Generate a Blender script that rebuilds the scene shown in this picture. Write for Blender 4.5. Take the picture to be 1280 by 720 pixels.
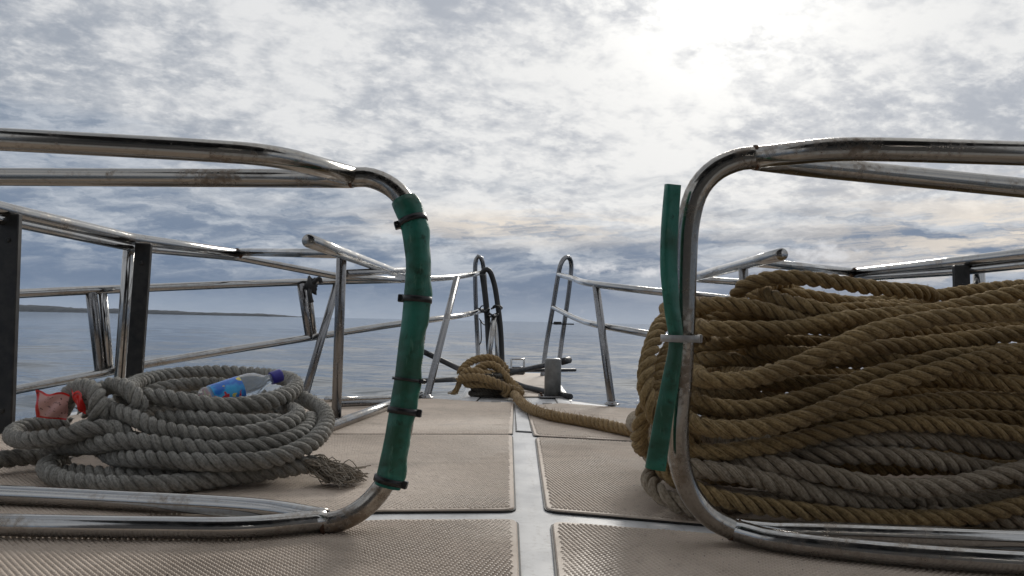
import bpy, math, random
import numpy as np
from mathutils import Vector

# ------------------------------------------------------------------ camera, sky, sun, exposure
sc = bpy.context.scene
for o in list(bpy.data.objects):
    bpy.data.objects.remove(o)
COL = sc.collection
R_ = math.radians
H = 0.42                      # camera height over the deck
FPX = 1000.0                  # focal length in pixels of the 1280 px wide photograph
PITCH, ROLL = math.atan(41.5 / FPX), R_(1.17)
F = np.array([0, math.cos(PITCH), math.sin(PITCH)])
R0 = np.array([1.0, 0, 0]); U0 = np.cross(R0, F)
RV = R0 * math.cos(ROLL) + U0 * math.sin(ROLL)
UV = -R0 * math.sin(ROLL) + U0 * math.cos(ROLL)
CAM = np.array([0, 0, H])
cam = bpy.data.objects.new('camera', bpy.data.cameras.new('camera')); COL.objects.link(cam)
cam.data.sensor_width = 36; cam.data.lens = 36 * FPX / 1280
cam.data.clip_start = 0.02; cam.data.clip_end = 60000
from mathutils import Matrix
cam.matrix_world = Matrix(((RV[0], UV[0], -F[0], CAM[0]), (RV[1], UV[1], -F[1], CAM[1]), (RV[2], UV[2], -F[2], CAM[2]), (0, 0, 0, 1)))
sc.camera = cam
sc.render.resolution_x, sc.render.resolution_y = 1024, 576
sc.view_settings.view_transform = 'Standard'; sc.view_settings.look = 'None'
sc.view_settings.gamma = 1; sc.view_settings.use_curve_mapping = False
sc.view_settings.exposure = 0.08
sc.render.engine = 'CYCLES'
sc.cycles.use_denoising = True
sc.cycles.max_bounces = 8; sc.cycles.transparent_max_bounces = 12
sc.cycles.sample_clamp_indirect = 4.0

SUN_AZ, SUN_EL = 0.26, R_(24)
sun = bpy.data.objects.new('sun', bpy.data.lights.new('sun', 'SUN')); COL.objects.link(sun)
sun.data.energy = 1.4; sun.data.angle = R_(12); sun.data.color = (1.0, 0.95, 0.87)
sdir = Vector((math.sin(SUN_AZ) * math.cos(SUN_EL), math.cos(SUN_AZ) * math.cos(SUN_EL), math.sin(SUN_EL)))
sun.rotation_euler = sdir.to_track_quat('Z', 'Y').to_euler()
sun.location = (0, 0, 30)

class NT:
    """tiny node expression helper"""
    def __init__(s, tree): s.t = tree; s.n = tree.nodes; s.l = tree.links
    def node(s, typ, **kw):
        n = s.n.new(typ)
        for k, v in kw.items():
            if k.startswith('in_'): continue
            setattr(n, k, v)
        return n
    def put(s, sock, v):
        if isinstance(v, bpy.types.NodeSocket): s.l.new(v, sock)
        elif v is not None: sock.default_value = v
    def m(s, op, a, b=None, c=None, clamp=False):
        n = s.n.new('ShaderNodeMath'); n.operation = op; n.use_clamp = clamp
        s.put(n.inputs[0], a); s.put(n.inputs[1], b); s.put(n.inputs[2], c)
        return n.outputs[0]
    def add(s, a, b): return s.m('ADD', a, b)
    def sub(s, a, b): return s.m('SUBTRACT', a, b)
    def mul(s, a, b): return s.m('MULTIPLY', a, b)
    def sstep(s, x, lo, hi, a=0.0, b=1.0):
        n = s.n.new('ShaderNodeMapRange'); n.interpolation_type = 'SMOOTHSTEP'
        s.put(n.inputs[0], x)
        for i, v in enumerate((lo, hi, a, b)): n.inputs[1 + i].default_value = v
        return n.outputs[0]
    def vec(s, x, y, z):
        n = s.n.new('ShaderNodeCombineXYZ'); s.put(n.inputs[0], x); s.put(n.inputs[1], y); s.put(n.inputs[2], z)
        return n.outputs[0]
    def noise(s, vec, scale=1, detail=4, rough=0.5, dist=0.0, lac=2.0):
        n = s.n.new('ShaderNodeTexNoise'); n.noise_dimensions = '3D'
        s.put(n.inputs['Vector'], vec)
        n.inputs['Scale'].default_value = scale; n.inputs['Detail'].default_value = detail
        n.inputs['Roughness'].default_value = rough; n.inputs['Distortion'].default_value = dist
        n.inputs['Lacunarity'].default_value = lac
        return n.outputs[0]
    def mix(s, f, a, b, blend='MIX'):
        n = s.n.new('ShaderNodeMix'); n.data_type = 'RGBA'; n.blend_type = blend; n.clamp_factor = True
        s.put(n.inputs[0], f)
        for i, v in ((6, a), (7, b)):
            if isinstance(v, tuple) and len(v) == 3: v = v + (1,)
            s.put(n.inputs[i], v)
        return n.outputs[2]
    def gauss(s, x, c, w):
        d = s.m('DIVIDE', s.sub(x, c), w)
        return s.m('EXPONENT', s.mul(s.mul(d, d), -1.0))

world = bpy.data.worlds.new('World'); sc.world = world; world.use_nodes = True
wt = world.node_tree; wt.nodes.clear(); W = NT(wt)
def build_sky():
    tc = W.n.new('ShaderNodeTexCoord'); sep = W.n.new('ShaderNodeSeparateXYZ')
    wt.links.new(tc.outputs['Generated'], sep.inputs[0])
    x, y, z = sep.outputs
    sky = W.n.new('ShaderNodeTexSky'); sky.sky_type = 'NISHITA'; sky.sun_disc = False
    sky.sun_elevation = SUN_EL; sky.sun_rotation = SUN_AZ; sky.air_density = 1.0; sky.dust_density = 1.0
    el = W.m('ARCSINE', z)
    az = W.m('ARCTAN2', x, y)
    zz = W.add(W.m('MAXIMUM', z, 0.0), 0.30)
    qx, qy = W.m('DIVIDE', x, zz), W.m('DIVIDE', y, zz)
    a = R_(-30)                                  # the ripples of the high layer run diagonally
    rx = W.add(W.mul(qx, math.cos(a)), W.mul(qy, -math.sin(a)))
    ry = W.add(W.mul(qx, math.sin(a)), W.mul(qy, math.cos(a)))
    # domain warp gives the cloud cells torn, uneven edges
    wx = W.mul(W.sub(W.noise(W.vec(qx, qy, 21.0), 6.0, 3, 0.5), 0.5), 0.035)
    wy = W.mul(W.sub(W.noise(W.vec(qx, qy, 37.0), 6.0, 3, 0.5), 0.5), 0.035)
    big = W.noise(W.vec(qx, qy, 5.2), 1.7, 4, 0.5, 0.0)
    mid = W.noise(W.vec(W.add(qx, wx), W.add(qy, wy), 9.1), 8.5, 8, 0.64, 0.0)
    rip = W.noise(W.vec(W.add(W.mul(rx, 0.9), wx), W.add(W.mul(ry, 1.1), wy), 1.3), 25.0, 7, 0.60, 0.0)
    crease = W.m('ABSOLUTE', W.sub(W.mul(rip, 2.0), 1.0))       # billowed: puffs with thin dark creases
    dp = W.add(W.add(W.mul(x, sdir.x), W.mul(y, sdir.y)), W.mul(z, sdir.z))
    ang = W.m('ARCCOSINE', W.m('MINIMUM', dp, 0.99999))
    glow = W.m('EXPONENT', W.mul(W.mul(ang, ang), -1 / (0.12 ** 2)))
    halo = W.m('EXPONENT', W.mul(ang, -1 / 0.62))
    # high rippled layer
    t = W.add(W.add(W.mul(W.sub(big, 0.5), 2.1), W.mul(W.sub(mid, 0.5), 2.0)), W.add(W.mul(W.sub(rip, 0.5), 1.35), W.mul(W.sub(crease, 0.2), 0.25)))
    t = W.sstep(W.add(t, 0.64), 0.02, 1.02)
    darkc = W.mix(halo, (0.255, 0.295, 0.355), (0.52, 0.54, 0.585))
    lightc = W.mix(halo, (0.64, 0.65, 0.67), (0.90, 0.895, 0.875))
    high = W.mix(t, darkc, lightc)
    high = W.mix(W.m('MULTIPLY', glow, W.add(W.mul(t, 0.95), 0.15), clamp=True), high, (1.22, 1.21, 1.17))
    # low bank: blue-grey layered cloud near the horizon, standing higher to port
    lw = W.mul(W.sub(W.noise(W.vec(W.mul(az, 14.0), W.mul(el, 30.0), 3.0), 1.0, 6, 0.62), 0.5), 0.9)
    bn = W.noise(W.vec(W.add(W.mul(az, 3.6), W.mul(lw, .35)), W.add(W.mul(el, 16.0), W.mul(lw, .6)), 2.0), 1.0, 8, 0.60, 0.0)
    bn2 = W.noise(W.vec(W.add(W.mul(az, 8.5), lw), W.add(W.mul(el, 36.0), lw), 7.0), 1.0, 9, 0.64, 0.0)
    port = W.sstep(az, 0.05, -0.55)
    edge = W.sub(W.add(el, W.mul(W.sub(bn, 0.5), 0.34)), W.mul(port, 0.075))
    bank = W.sstep(edge, 0.075, 0.165, 1.0, 0.0)
    lowdark = W.mix(W.sstep(el, 0.0, 0.04), (0.25, 0.315, 0.415), (0.120, 0.178, 0.280))
    lowdark = W.mix(W.sstep(el, 0.05, 0.2), lowdark, (0.205, 0.255, 0.335))
    lowlight = W.mix(halo, (0.42, 0.465, 0.53), (0.68, 0.70, 0.73))
    bt = W.sstep(W.add(W.mul(bn2, 0.75), W.mul(bn, 0.25)), 0.42, 0.62)
    bt = W.mul(bt, W.sstep(el, 0.015, 0.09, 0.10, 1.0))
    low = W.mix(bt, lowdark, lowlight)
    # warm light catching the bank tops ahead and to starboard
    wn = W.noise(W.vec(W.add(W.mul(az, 6.0), lw), W.add(W.mul(el, 50.0), lw), 5.0), 1.0, 9, 0.64, 0.0)
    wmask = W.add(W.mul(W.gauss(az, 0.60, 0.24), W.gauss(el, 0.10, 0.055)),
                  W.mul(W.mul(W.gauss(az, 0.0, 0.17), W.gauss(el, 0.118, 0.020)), 0.9))
    warm = W.m('MULTIPLY', wmask, W.sstep(wn, 0.40, 0.56), clamp=True)
    # cumulus heads poking out of the bank
    cn = W.noise(W.vec(W.mul(az, 38.0), W.mul(el, 52.0), 1.0), 1.0, 8, 0.62, 0.2)
    puff = None
    for (ca, ce, wa, we) in ((0.104, 0.069, 0.030, 0.011), (0.175, 0.064, 0.040, 0.009), (0.368, 0.088, 0.040, 0.016), (0.32, 0.074, 0.05, 0.010)):
        g = W.mul(W.gauss(az, ca, wa), W.gauss(el, ce, we))
        puff = g if puff is None else W.m('MAXIMUM', puff, g)
    puff = W.sstep(W.add(W.mul(puff, 0.75), W.mul(W.sub(cn, 0.5), 2.2)), 0.30, 0.95)
    puff = W.mul(puff, 0.85)
    c = W.mix(W.mul(bank, 0.95), high, low)
    c = W.mix(W.mul(warm, 0.85), c, (0.86, 0.76, 0.64))
    c = W.mix(puff, c, (0.66, 0.67, 0.70))
    c = W.mix(1.0, c, (10, 10, 10), 'MULTIPLY')
    # a little of the clear sky above still tints the cloud sheet
    full = W.mix(0.985, sky.outputs[0], c)
    bg = W.n.new('ShaderNodeBackground'); bg.inputs['Strength'].default_value = 0.1
    wt.links.new(full, bg.inputs['Color'])
    out = W.n.new('ShaderNodeOutputWorld'); wt.links.new(bg.outputs[0], out.inputs[0])
build_sky()
world.cycles.sampling_method = 'MANUAL'; world.cycles.sample_map_resolution = 512


# ------------------------------------------------------------------ helpers
rng = np.random.default_rng(7)
def ray(x, y):
    return F + (x - 640) / FPX * RV - (y - 360) / FPX * UV
def P(x, y, Y):
    """point on the sight line of pixel (x, y) at distance Y ahead"""
    d = ray(x, y); return CAM + d * (Y / d[1])
def G(x, y, z=0.0):
    """point where pixel (x, y) meets the level z"""
    d = ray(x, y); return CAM + d * ((z - H) / d[2])

ORG = {}
def tag(o, label=None, cat=None, group=None, kind=None):
    for k, v in (('label', label), ('category', cat), ('group', group), ('kind', kind)):
        if v: o[k] = v
    return o
def thing(name, loc, label, cat, group=None):
    o = bpy.data.objects.new(name, None); COL.objects.link(o)
    o.empty_display_size = 0.1
    o.location = [float(v) for v in loc]; ORG[o.name] = np.array(loc, float)
    return tag(o, label, cat, group)
def mk(name, geo, mat, parent=None, smooth=True, org=None):
    V, Fc = geo[0], geo[1]; uv = geo[2] if len(geo) > 2 else None
    V = np.asarray(V, float)
    po = ORG[parent.name] if parent is not None else np.zeros(3)
    oo = po if parent is not None else (np.array(org, float) if org is not None else np.zeros(3))
    me = bpy.data.meshes.new(name)
    if isinstance(Fc, np.ndarray):
        n = Fc.shape[1]
        me.vertices.add(len(V)); me.vertices.foreach_set('co', (V - oo).astype(np.float32).ravel())
        me.loops.add(Fc.size); me.loops.foreach_set('vertex_index', Fc.astype(np.int32).ravel())
        me.polygons.add(len(Fc)); me.polygons.foreach_set('loop_start', np.arange(0, Fc.size, n, dtype=np.int32))
        me.update(calc_edges=True)
    else:
        me.from_pydata((V - oo).tolist(), [], [list(f) for f in Fc])
    if uv is not None:
        lay = me.uv_layers.new(name='UVMap'); lay.data.foreach_set('uv', np.asarray(uv, np.float32).ravel())
    me.validate()
    if smooth: me.polygons.foreach_set('use_smooth', np.ones(len(me.polygons), bool))
    me.materials.append(mat)
    o = bpy.data.objects.new(name, me); COL.objects.link(o)
    ORG[o.name] = oo
    if parent is not None: o.parent = parent
    else: o.location = [float(v) for v in oo]
    return o

def join(*gs):
    V, Fc, n = [], [], 0
    for g in gs:
        V.append(np.asarray(g[0], float)); Fc += [tuple(int(i) + n for i in f) for f in g[1]]; n += len(g[0])
    return np.vstack(V), Fc

def catmull(pts, closed=False, step=0.02):
    """centripetal-ish smooth curve through pts, resampled at an even step"""
    p = np.asarray(pts, float)
    if closed: p = np.vstack([p[-1], p, p[0], p[1]])
    else: p = np.vstack([2 * p[0] - p[1], p, 2 * p[-1] - p[-2]])
    out = []
    for i in range(1, len(p) - 2):
        p0, p1, p2, p3 = p[i - 1:i + 3]
        t = [0]
        for a, b in ((p0, p1), (p1, p2), (p2, p3)): t.append(t[-1] + max(np.linalg.norm(b - a), 1e-6) ** 0.5)
        n = max(4, int(np.linalg.norm(p2 - p1) / step * 2))
        for s in np.linspace(t[1], t[2], n, endpoint=False):
            A1 = (t[1] - s) / (t[1] - t[0]) * p0 + (s - t[0]) / (t[1] - t[0]) * p1
            A2 = (t[2] - s) / (t[2] - t[1]) * p1 + (s - t[1]) / (t[2] - t[1]) * p2
            A3 = (t[3] - s) / (t[3] - t[2]) * p2 + (s - t[2]) / (t[3] - t[2]) * p3
            B1 = (t[2] - s) / (t[2] - t[0]) * A1 + (s - t[0]) / (t[2] - t[0]) * A2
            B2 = (t[3] - s) / (t[3] - t[1]) * A2 + (s - t[1]) / (t[3] - t[1]) * A3
            out.append((t[2] - s) / (t[2] - t[1]) * B1 + (s - t[1]) / (t[2] - t[1]) * B2)
    out.append(p[-2])
    return resample(np.array(out), step)
def resample(p, step):
    d = np.r_[0, np.cumsum(np.linalg.norm(np.diff(p, axis=0), axis=1))]
    n = max(2, int(round(d[-1] / step)) + 1)
    s = np.linspace(0, d[-1], n)
    return np.stack([np.interp(s, d, p[:, k]) for k in range(3)], 1)
def fillet(pts, r=0.05, n=6):
    """polyline with its corners rounded"""
    p = [np.asarray(q, float) for q in pts]; out = [p[0]]
    for a, b, c in zip(p, p[1:], p[2:]):
        u, v = a - b, c - b; lu, lv = np.linalg.norm(u), np.linalg.norm(v)
        d = min(r, lu * 0.48, lv * 0.48); s, e = b + u / lu * d, b + v / lv * d
        for t in np.linspace(0, 1, n): out.append((1 - t) ** 2 * s + 2 * t * (1 - t) * b + t * t * e)
    out.append(p[-1]); return np.array(out)
def frames(p):
    T = np.gradient(p, axis=0); T /= np.linalg.norm(T, axis=1)[:, None] + 1e-12
    N = np.zeros_like(T); a = np.array([0, 0, 1.0]) if abs(T[0][2]) < 0.9 else np.array([1.0, 0, 0])
    N[0] = a - T[0] * np.dot(a, T[0]); N[0] /= np.linalg.norm(N[0])
    for i in range(1, len(p)):
        v = N[i - 1] - T[i] * np.dot(N[i - 1], T[i]); N[i] = v / (np.linalg.norm(v) + 1e-12)
    return T, N, np.cross(T, N)
def tube(p, r, sides=18, cap=True, flat=(1, 1), dome=False):
    p = np.asarray(p, float)
    keep = np.r_[True, np.linalg.norm(np.diff(p, axis=0), axis=1) > 1e-5]; p = p[keep]
    T, N, B = frames(p); n = len(p)
    rr = np.broadcast_to(np.asarray(r, float), (n,))
    a = np.arange(sides) * 2 * math.pi / sides
    ring = (np.cos(a)[None, :, None] * N[:, None] * flat[0] + np.sin(a)[None, :, None] * B[:, None] * flat[1]) * rr[:, None, None]
    V = (p[:, None] + ring).reshape(-1, 3); Fc = []
    for i in range(n - 1):
        for j in range(sides):
            k = (j + 1) % sides
            Fc.append((i * sides + j, i * sides + k, (i + 1) * sides + k, (i + 1) * sides + j))
    if cap:
        for e, s in ((0, -1), (n - 1, 1)):
            b = len(V); base = V[e * sides:(e + 1) * sides]
            ins = p[e] + (base - p[e]) * 0.8 + T[e] * s * rr[e] * 0.12
            V = np.vstack([V, ins])
            for j in range(sides):
                k = (j + 1) % sides
                q = (e * sides + j, e * sides + k, b + k, b + j)
                Fc.append(q if s > 0 else q[::-1])
            q = tuple(range(b, b + sides)); Fc.append(q if s > 0 else q[::-1])
    return V, Fc
def seg(a, b, r, n=2, **kw):
    return tube(np.linspace(a, b, n), r, **kw)
def lathe(prof, axis_o, axis_d, sides=28):
    """profile [(r, h)] revolved about a line"""
    d = np.asarray(axis_d, float); d /= np.linalg.norm(d)
    a = np.array([0, 0, 1.0]) if abs(d[2]) < 0.9 else np.array([1.0, 0, 0])
    n = np.cross(d, a); n /= np.linalg.norm(n); b = np.cross(d, n)
    t = np.arange(sides) * 2 * math.pi / sides; V = []
    for r, h in prof:
        V.append(np.asarray(axis_o) + d * h + r * (np.cos(t)[:, None] * n + np.sin(t)[:, None] * b))
    V = np.vstack(V); Fc = []
    for i in range(len(prof) - 1):
        for j in range(sides):
            k = (j + 1) % sides
            Fc.append((i * sides + j, i * sides + k, (i + 1) * sides + k, (i + 1) * sides + j))
    Fc.append(tuple(range(sides))[::-1]); Fc.append(tuple(range((len(prof) - 1) * sides, len(prof) * sides)))
    return V, Fc
def box(c, ex, ey, ez, bev=0.002):
    """box from a centre and three half vectors, edges chamfered"""
    c, ex, ey, ez = [np.asarray(v, float) for v in (c, ex, ey, ez)]
    le = [np.linalg.norm(v) for v in (ex, ey, ez)]
    u = [v / l for v, l in zip((ex, ey, ez), le)]
    b = min(bev, min(le) * 0.45); V, idx = [], {}
    for sx in (-1, 1):
        for sy in (-1, 1):
            for sz in (-1, 1):
                for k in range(3):
                    l = [le[i] - (0 if i == k else b) for i in range(3)]
                    idx[(sx, sy, sz, k)] = len(V)
                    V.append(c + u[0] * sx * l[0] + u[1] * sy * l[1] + u[2] * sz * l[2])
    Fc = []
    S = (-1, 1)
    for k in range(3):
        o = [i for i in range(3) if i != k]
        for s in S:
            q = []
            for (p_, r_) in ((-1, -1), (1, -1), (1, 1), (-1, 1)):
                t = [0, 0, 0]; t[k] = s; t[o[0]] = p_; t[o[1]] = r_; q.append(idx[(*t, k)])
            Fc.append(tuple(q))
        for p_ in S:
            for r_ in S:
                q = []
                for (s, kk) in ((-1, o[0]), (-1, o[1]), (1, o[1]), (1, o[0])):
                    t = [0, 0, 0]; t[k] = s; t[o[0]] = p_; t[o[1]] = r_; q.append(idx[(*t, kk)])
                Fc.append(tuple(q))
    for sx in S:
        for sy in S:
            for sz in S: Fc.append(tuple(idx[(sx, sy, sz, k)] for k in range(3)))
    return np.array(V), Fc

# ------------------------------------------------------------------ materials
def newmat(name):
    m = bpy.data.materials.new(name); m.use_nodes = True
    t = m.node_tree; N = NT(t); b = t.nodes['Principled BSDF']
    return m, N, b
def obj_co(N, scale=None):
    g = N.n.new('ShaderNodeTexCoord').outputs['Object']
    if scale is None: return g
    mp = N.n.new('ShaderNodeMapping'); mp.inputs['Scale'].default_value = scale; N.l.new(g, mp.inputs[0]); return mp.outputs[0]
def bump(N, b, h, strength=0.3, dist=0.002):
    n = N.n.new('ShaderNodeBump'); n.inputs['Strength'].default_value = strength; n.inputs['Distance'].default_value = dist
    N.l.new(h, n.inputs['Height']); N.l.new(n.outputs[0], b.inputs['Normal']); return n

def mat_steel(name, base=(0.38, 0.378, 0.372), rough=0.11, dirt=0.5, tint=(0.20, 0.14, 0.08)):
    m, N, b = newmat(name); co = obj_co(N)
    big = N.noise(co, 9, 5, 0.6); sm = N.noise(co, 90, 4, 0.6)
    d = N.mul(N.sstep(N.add(N.mul(big, 0.7), N.mul(sm, 0.4)), 0.52, 0.74), dirt)
    N.put(b.inputs['Base Color'], N.mix(d, base, tint))
    N.put(b.inputs['Metallic'], N.m('SUBTRACT', 1.0, N.mul(d, 0.45)))
    N.put(b.inputs['Roughness'], N.m('ADD', N.add(rough, N.mul(d, 0.35)), N.mul(N.sub(sm, 0.5), 0.10), clamp=True))
    bump(N, b, sm, 0.06, 0.001)
    return m
def mat_plain(name, col, rough=0.5, var=0.25, scale=30, metallic=0.0, bs=0.15, spec=0.5):
    m, N, b = newmat(name); co = obj_co(N)
    n = N.noise(co, scale, 6, 0.6)
    c2 = tuple(v * (1 - var) for v in col); c1 = tuple(min(1, v * (1 + var * 0.6)) for v in col)
    N.put(b.inputs['Base Color'], N.mix(N.sstep(n, 0.3, 0.7), c2, c1))
    N.put(b.inputs['Roughness'], N.m('ADD', rough, N.mul(N.sub(n, 0.5), 0.25), clamp=True))
    b.inputs['Metallic'].default_value = metallic
    b.inputs['Specular IOR Level'].default_value = spec
    bump(N, b, n, bs, 0.001)
    return m
def mat_rope(name, c1, c2, dirt):
    m, N, b = newmat(name)
    uvn = N.n.new('ShaderNodeUVMap').outputs[0]
    sp = N.n.new('ShaderNodeSeparateXYZ'); N.l.new(uvn, sp.inputs[0])
    fib = N.noise(N.vec(N.mul(N.add(sp.outputs[0], N.mul(sp.outputs[1], 5.0)), 22.0), N.mul(sp.outputs[1], 30.0), 0.0), 1.0, 4, 0.65, 0.2)
    co = obj_co(N)
    big = N.noise(co, 5.0, 5, 0.6); sm = N.noise(co, 160, 3, 0.6)
    col = N.mix(N.sstep(N.add(N.mul(fib, 0.6), N.mul(sm, 0.4)), 0.35, 0.66), c1, c2)
    col = N.mix(N.mul(N.sstep(big, 0.45, 0.75), 0.6), col, dirt)
    N.put(b.inputs['Base Color'], col)
    b.inputs['Roughness'].default_value = 0.88; b.inputs['Specular IOR Level'].default_value = 0.18
    b.inputs['Sheen Weight'].default_value = 0.12; b.inputs['Sheen Roughness'].default_value = 0.6
    h = N.add(N.mul(fib, 0.7), N.mul(sm, 0.5))
    bump(N, b, h, 0.9, 0.006)
    return m

M = {}
M['steel'] = mat_steel('stainless_steel')
M['steel_old'] = mat_steel('tarnished_steel', (0.34, 0.325, 0.30), 0.15, 0.8, (0.15, 0.10, 0.06))
M['steel_dull'] = mat_steel('dull_grey_steel', (0.22, 0.22, 0.225), 0.22, 0.5, (0.10, 0.085, 0.07))
M['rust'] = mat_plain('rusty_weld', (0.11, 0.055, 0.03), 0.75, 0.5, 120, 0.3, 0.5)
M['black_bar'] = mat_plain('black_flat_bar', (0.020, 0.018, 0.016), 0.40, 0.6, 25, 0.3, 0.3)
M['black_rubber'] = mat_plain('black_rubber', (0.014, 0.014, 0.015), 0.5, 0.4, 60)
M['black_nylon'] = mat_plain('black_nylon', (0.010, 0.010, 0.011), 0.38, 0.3, 80)
M['white_nylon'] = mat_plain('grey_white_nylon', (0.36, 0.35, 0.34), 0.45, 0.2, 60)
M['rope_grey'] = mat_rope('grey_rope', (0.15, 0.145, 0.132), (0.43, 0.415, 0.375), (0.12, 0.11, 0.088))
M['rope_tan'] = mat_rope('tan_rope', (0.165, 0.108, 0.043), (0.50, 0.355, 0.17), (0.125, 0.080, 0.034))
M['rope_pale'] = mat_rope('pale_rope', (0.21, 0.165, 0.115), (0.52, 0.44, 0.335), (0.17, 0.13, 0.085))
M['rope_bow'] = mat_rope('bow_rope', (0.18, 0.115, 0.048), (0.42, 0.29, 0.14), (0.12, 0.075, 0.035))
M['rope_dark'] = mat_rope('dark_rope', (0.035, 0.03, 0.024), (0.09, 0.08, 0.062), (0.03, 0.026, 0.02))

def mat_deck():
    m, N, b = newmat('deck_gelcoat'); co = obj_co(N)
    n = N.noise(co, 6, 6, 0.62); f = N.noise(co, 70, 4, 0.6); st = N.noise(obj_co(N, (40, 3, 1)), 1.0, 5, 0.6)
    c = N.mix(N.sstep(n, 0.35, 0.7), (0.57, 0.57, 0.57), (0.70, 0.70, 0.70))
    c = N.mix(N.mul(N.sstep(N.add(N.mul(st, 0.5), N.mul(f, 0.5)), 0.50, 0.68), 0.5), c, (0.30, 0.27, 0.24))
    sc_ = N.noise(obj_co(N, (5, 60, 1)), 1.0, 4, 0.7, 0.4)
    c = N.mix(N.mul(N.sstep(sc_, 0.66, 0.72), 0.5), c, (0.20, 0.18, 0.16))
    N.put(b.inputs['Base Color'], c)
    N.put(b.inputs['Roughness'], N.sstep(n, 0.3, 0.7, 0.28, 0.5))
    bump(N, b, N.add(N.mul(n, 0.6), N.mul(f, 0.3)), 0.12, 0.004)
    return m
def mat_mat():
    m, N, b = newmat('non_slip_mat'); co = obj_co(N)
    n = N.noise(co, 3.2, 6, 0.62, 0.4); f = N.noise(co, 45, 5, 0.65); sp = N.noise(co, 150, 2, 0.5)
    c = N.mix(N.sstep(n, 0.32, 0.68), (0.50, 0.405, 0.32), (0.66, 0.555, 0.46))
    c = N.mix(N.mul(N.sstep(f, 0.52, 0.75), 0.45), c, (0.26, 0.20, 0.15))
    stn = N.noise(obj_co(N, (1.6, 3.0, 1)), 1.0, 7, 0.66, 0.8)
    c = N.mix(N.mul(N.sstep(stn, 0.52, 0.70), 0.62), c, (0.27, 0.21, 0.155))
    c = N.mix(N.mul(N.sstep(sp, 0.70, 0.76), 0.8), c, (0.05, 0.04, 0.03))
    N.put(b.inputs['Base Color'], c)
    N.put(b.inputs['Roughness'], N.sstep(n, 0.35, 0.62, 0.36, 0.66))
    bump(N, b, f, 0.25, 0.002)
    return m
M['deck'] = mat_deck(); M['mat'] = mat_mat()
M['black_edge'] = mat_plain('black_seam', (0.015, 0.014, 0.013), 0.6)  # black for the thin sheets reaching just past each mat and board edge
M['hull'] = mat_plain('white_hull', (0.62, 0.62, 0.61), 0.35, 0.1, 3)

def mat_hose():
    m, N, b = newmat('green_hose'); co = obj_co(N)
    n = N.noise(obj_co(N, (5, 5, 7)), 1.0, 4, 0.6); s = N.noise(co, 45, 6, 0.7); k = N.noise(obj_co(N, (90, 90, 14)), 1.0, 5, 0.7)
    c = N.mix(N.sstep(n, 0.42, 0.58), (0.013, 0.085, 0.048), (0.022, 0.185, 0.135))
    c = N.mix(N.mul(N.sstep(s, 0.54, 0.70), 0.8), c, (0.010, 0.035, 0.018))
    c = N.mix(N.mul(N.sstep(k, 0.58, 0.70), 0.5), c, (0.13, 0.27, 0.20))
    N.put(b.inputs['Base Color'], c)
    N.put(b.inputs['Roughness'], N.sstep(s, 0.3, 0.7, 0.3, 0.6))
    bump(N, b, N.add(s, N.mul(k, 0.5)), 0.45, 0.004)
    return m
M['hose'] = mat_hose()

def mat_water():
    m, N, b = newmat('sea_water'); co = obj_co(N)
    b.inputs['Base Color'].default_value = (0.012, 0.030, 0.045, 1)
    b.inputs['Roughness'].default_value = 0.05; b.inputs['IOR'].default_value = 1.333
    n1 = N.noise(obj_co(N, (0.6, 1.1, 1)), 1.0, 3, 0.48, 0.5)
    n2 = N.noise(obj_co(N, (0.05, 0.09, 1)), 1.0, 5, 0.55, 0.4)
    h = N.add(N.mul(n1, 0.20), N.mul(n2, 0.8))
    bump(N, b, h, 1.0, 0.35)
    return m
M['water'] = mat_water()
M['land'] = mat_plain('wooded_shore', (0.040, 0.044, 0.046), 0.95, 0.5, 0.02, 0, 0.0, 0.1)

# ------------------------------------------------------------------ the setting: sea, far shore, boat deck
SEA = -1.75
def build_sea():
    r = [0.0] + list(np.geomspace(2.2, 16000, 520))
    a = np.concatenate([np.linspace(-0.85, 0.85, 620), np.linspace(0.85, 2 * math.pi - 0.85, 60)[1:-1]])
    A, Rr = np.meshgrid(a, np.array(r[1:]))
    X, Y = Rr * np.sin(A), Rr * np.cos(A)
    Z = np.zeros_like(X); g = np.random.default_rng(3)
    cell = np.maximum(Rr * (math.log(16000 / 2.2) / 520), Rr * (1.7 / 620))
    for k in range(54):
        lam = 10 ** g.uniform(-0.45, 1.15); th = g.normal(0.35, 0.75); ph = g.uniform(0, 6.28)
        amp = 0.0042 * lam ** 0.95 * g.uniform(0.5, 1.2)
        fade = np.clip((lam / cell - 2.5) / 3.0, 0, 1)
        Z += amp * fade * np.sin((X * math.sin(th) + Y * math.cos(th)) * 2 * math.pi / lam + ph)
    Z += SEA
    V = np.vstack([[[0, 0, SEA]], np.stack([X, Y, Z], -1).reshape(-1, 3)])
    n, m_ = len(r) - 1, len(a); i, j = np.meshgrid(np.arange(n - 1), np.arange(m_), indexing='ij'); k = (j + 1) % m_
    q = np.stack([1 + i * m_ + j, 1 + i * m_ + k, 1 + (i + 1) * m_ + k, 1 + (i + 1) * m_ + j], -1).reshape(-1, 4)[:, ::-1]
    o = mk('sea', (V, q), M['water']); tag(o, kind='structure')
build_sea()

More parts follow.
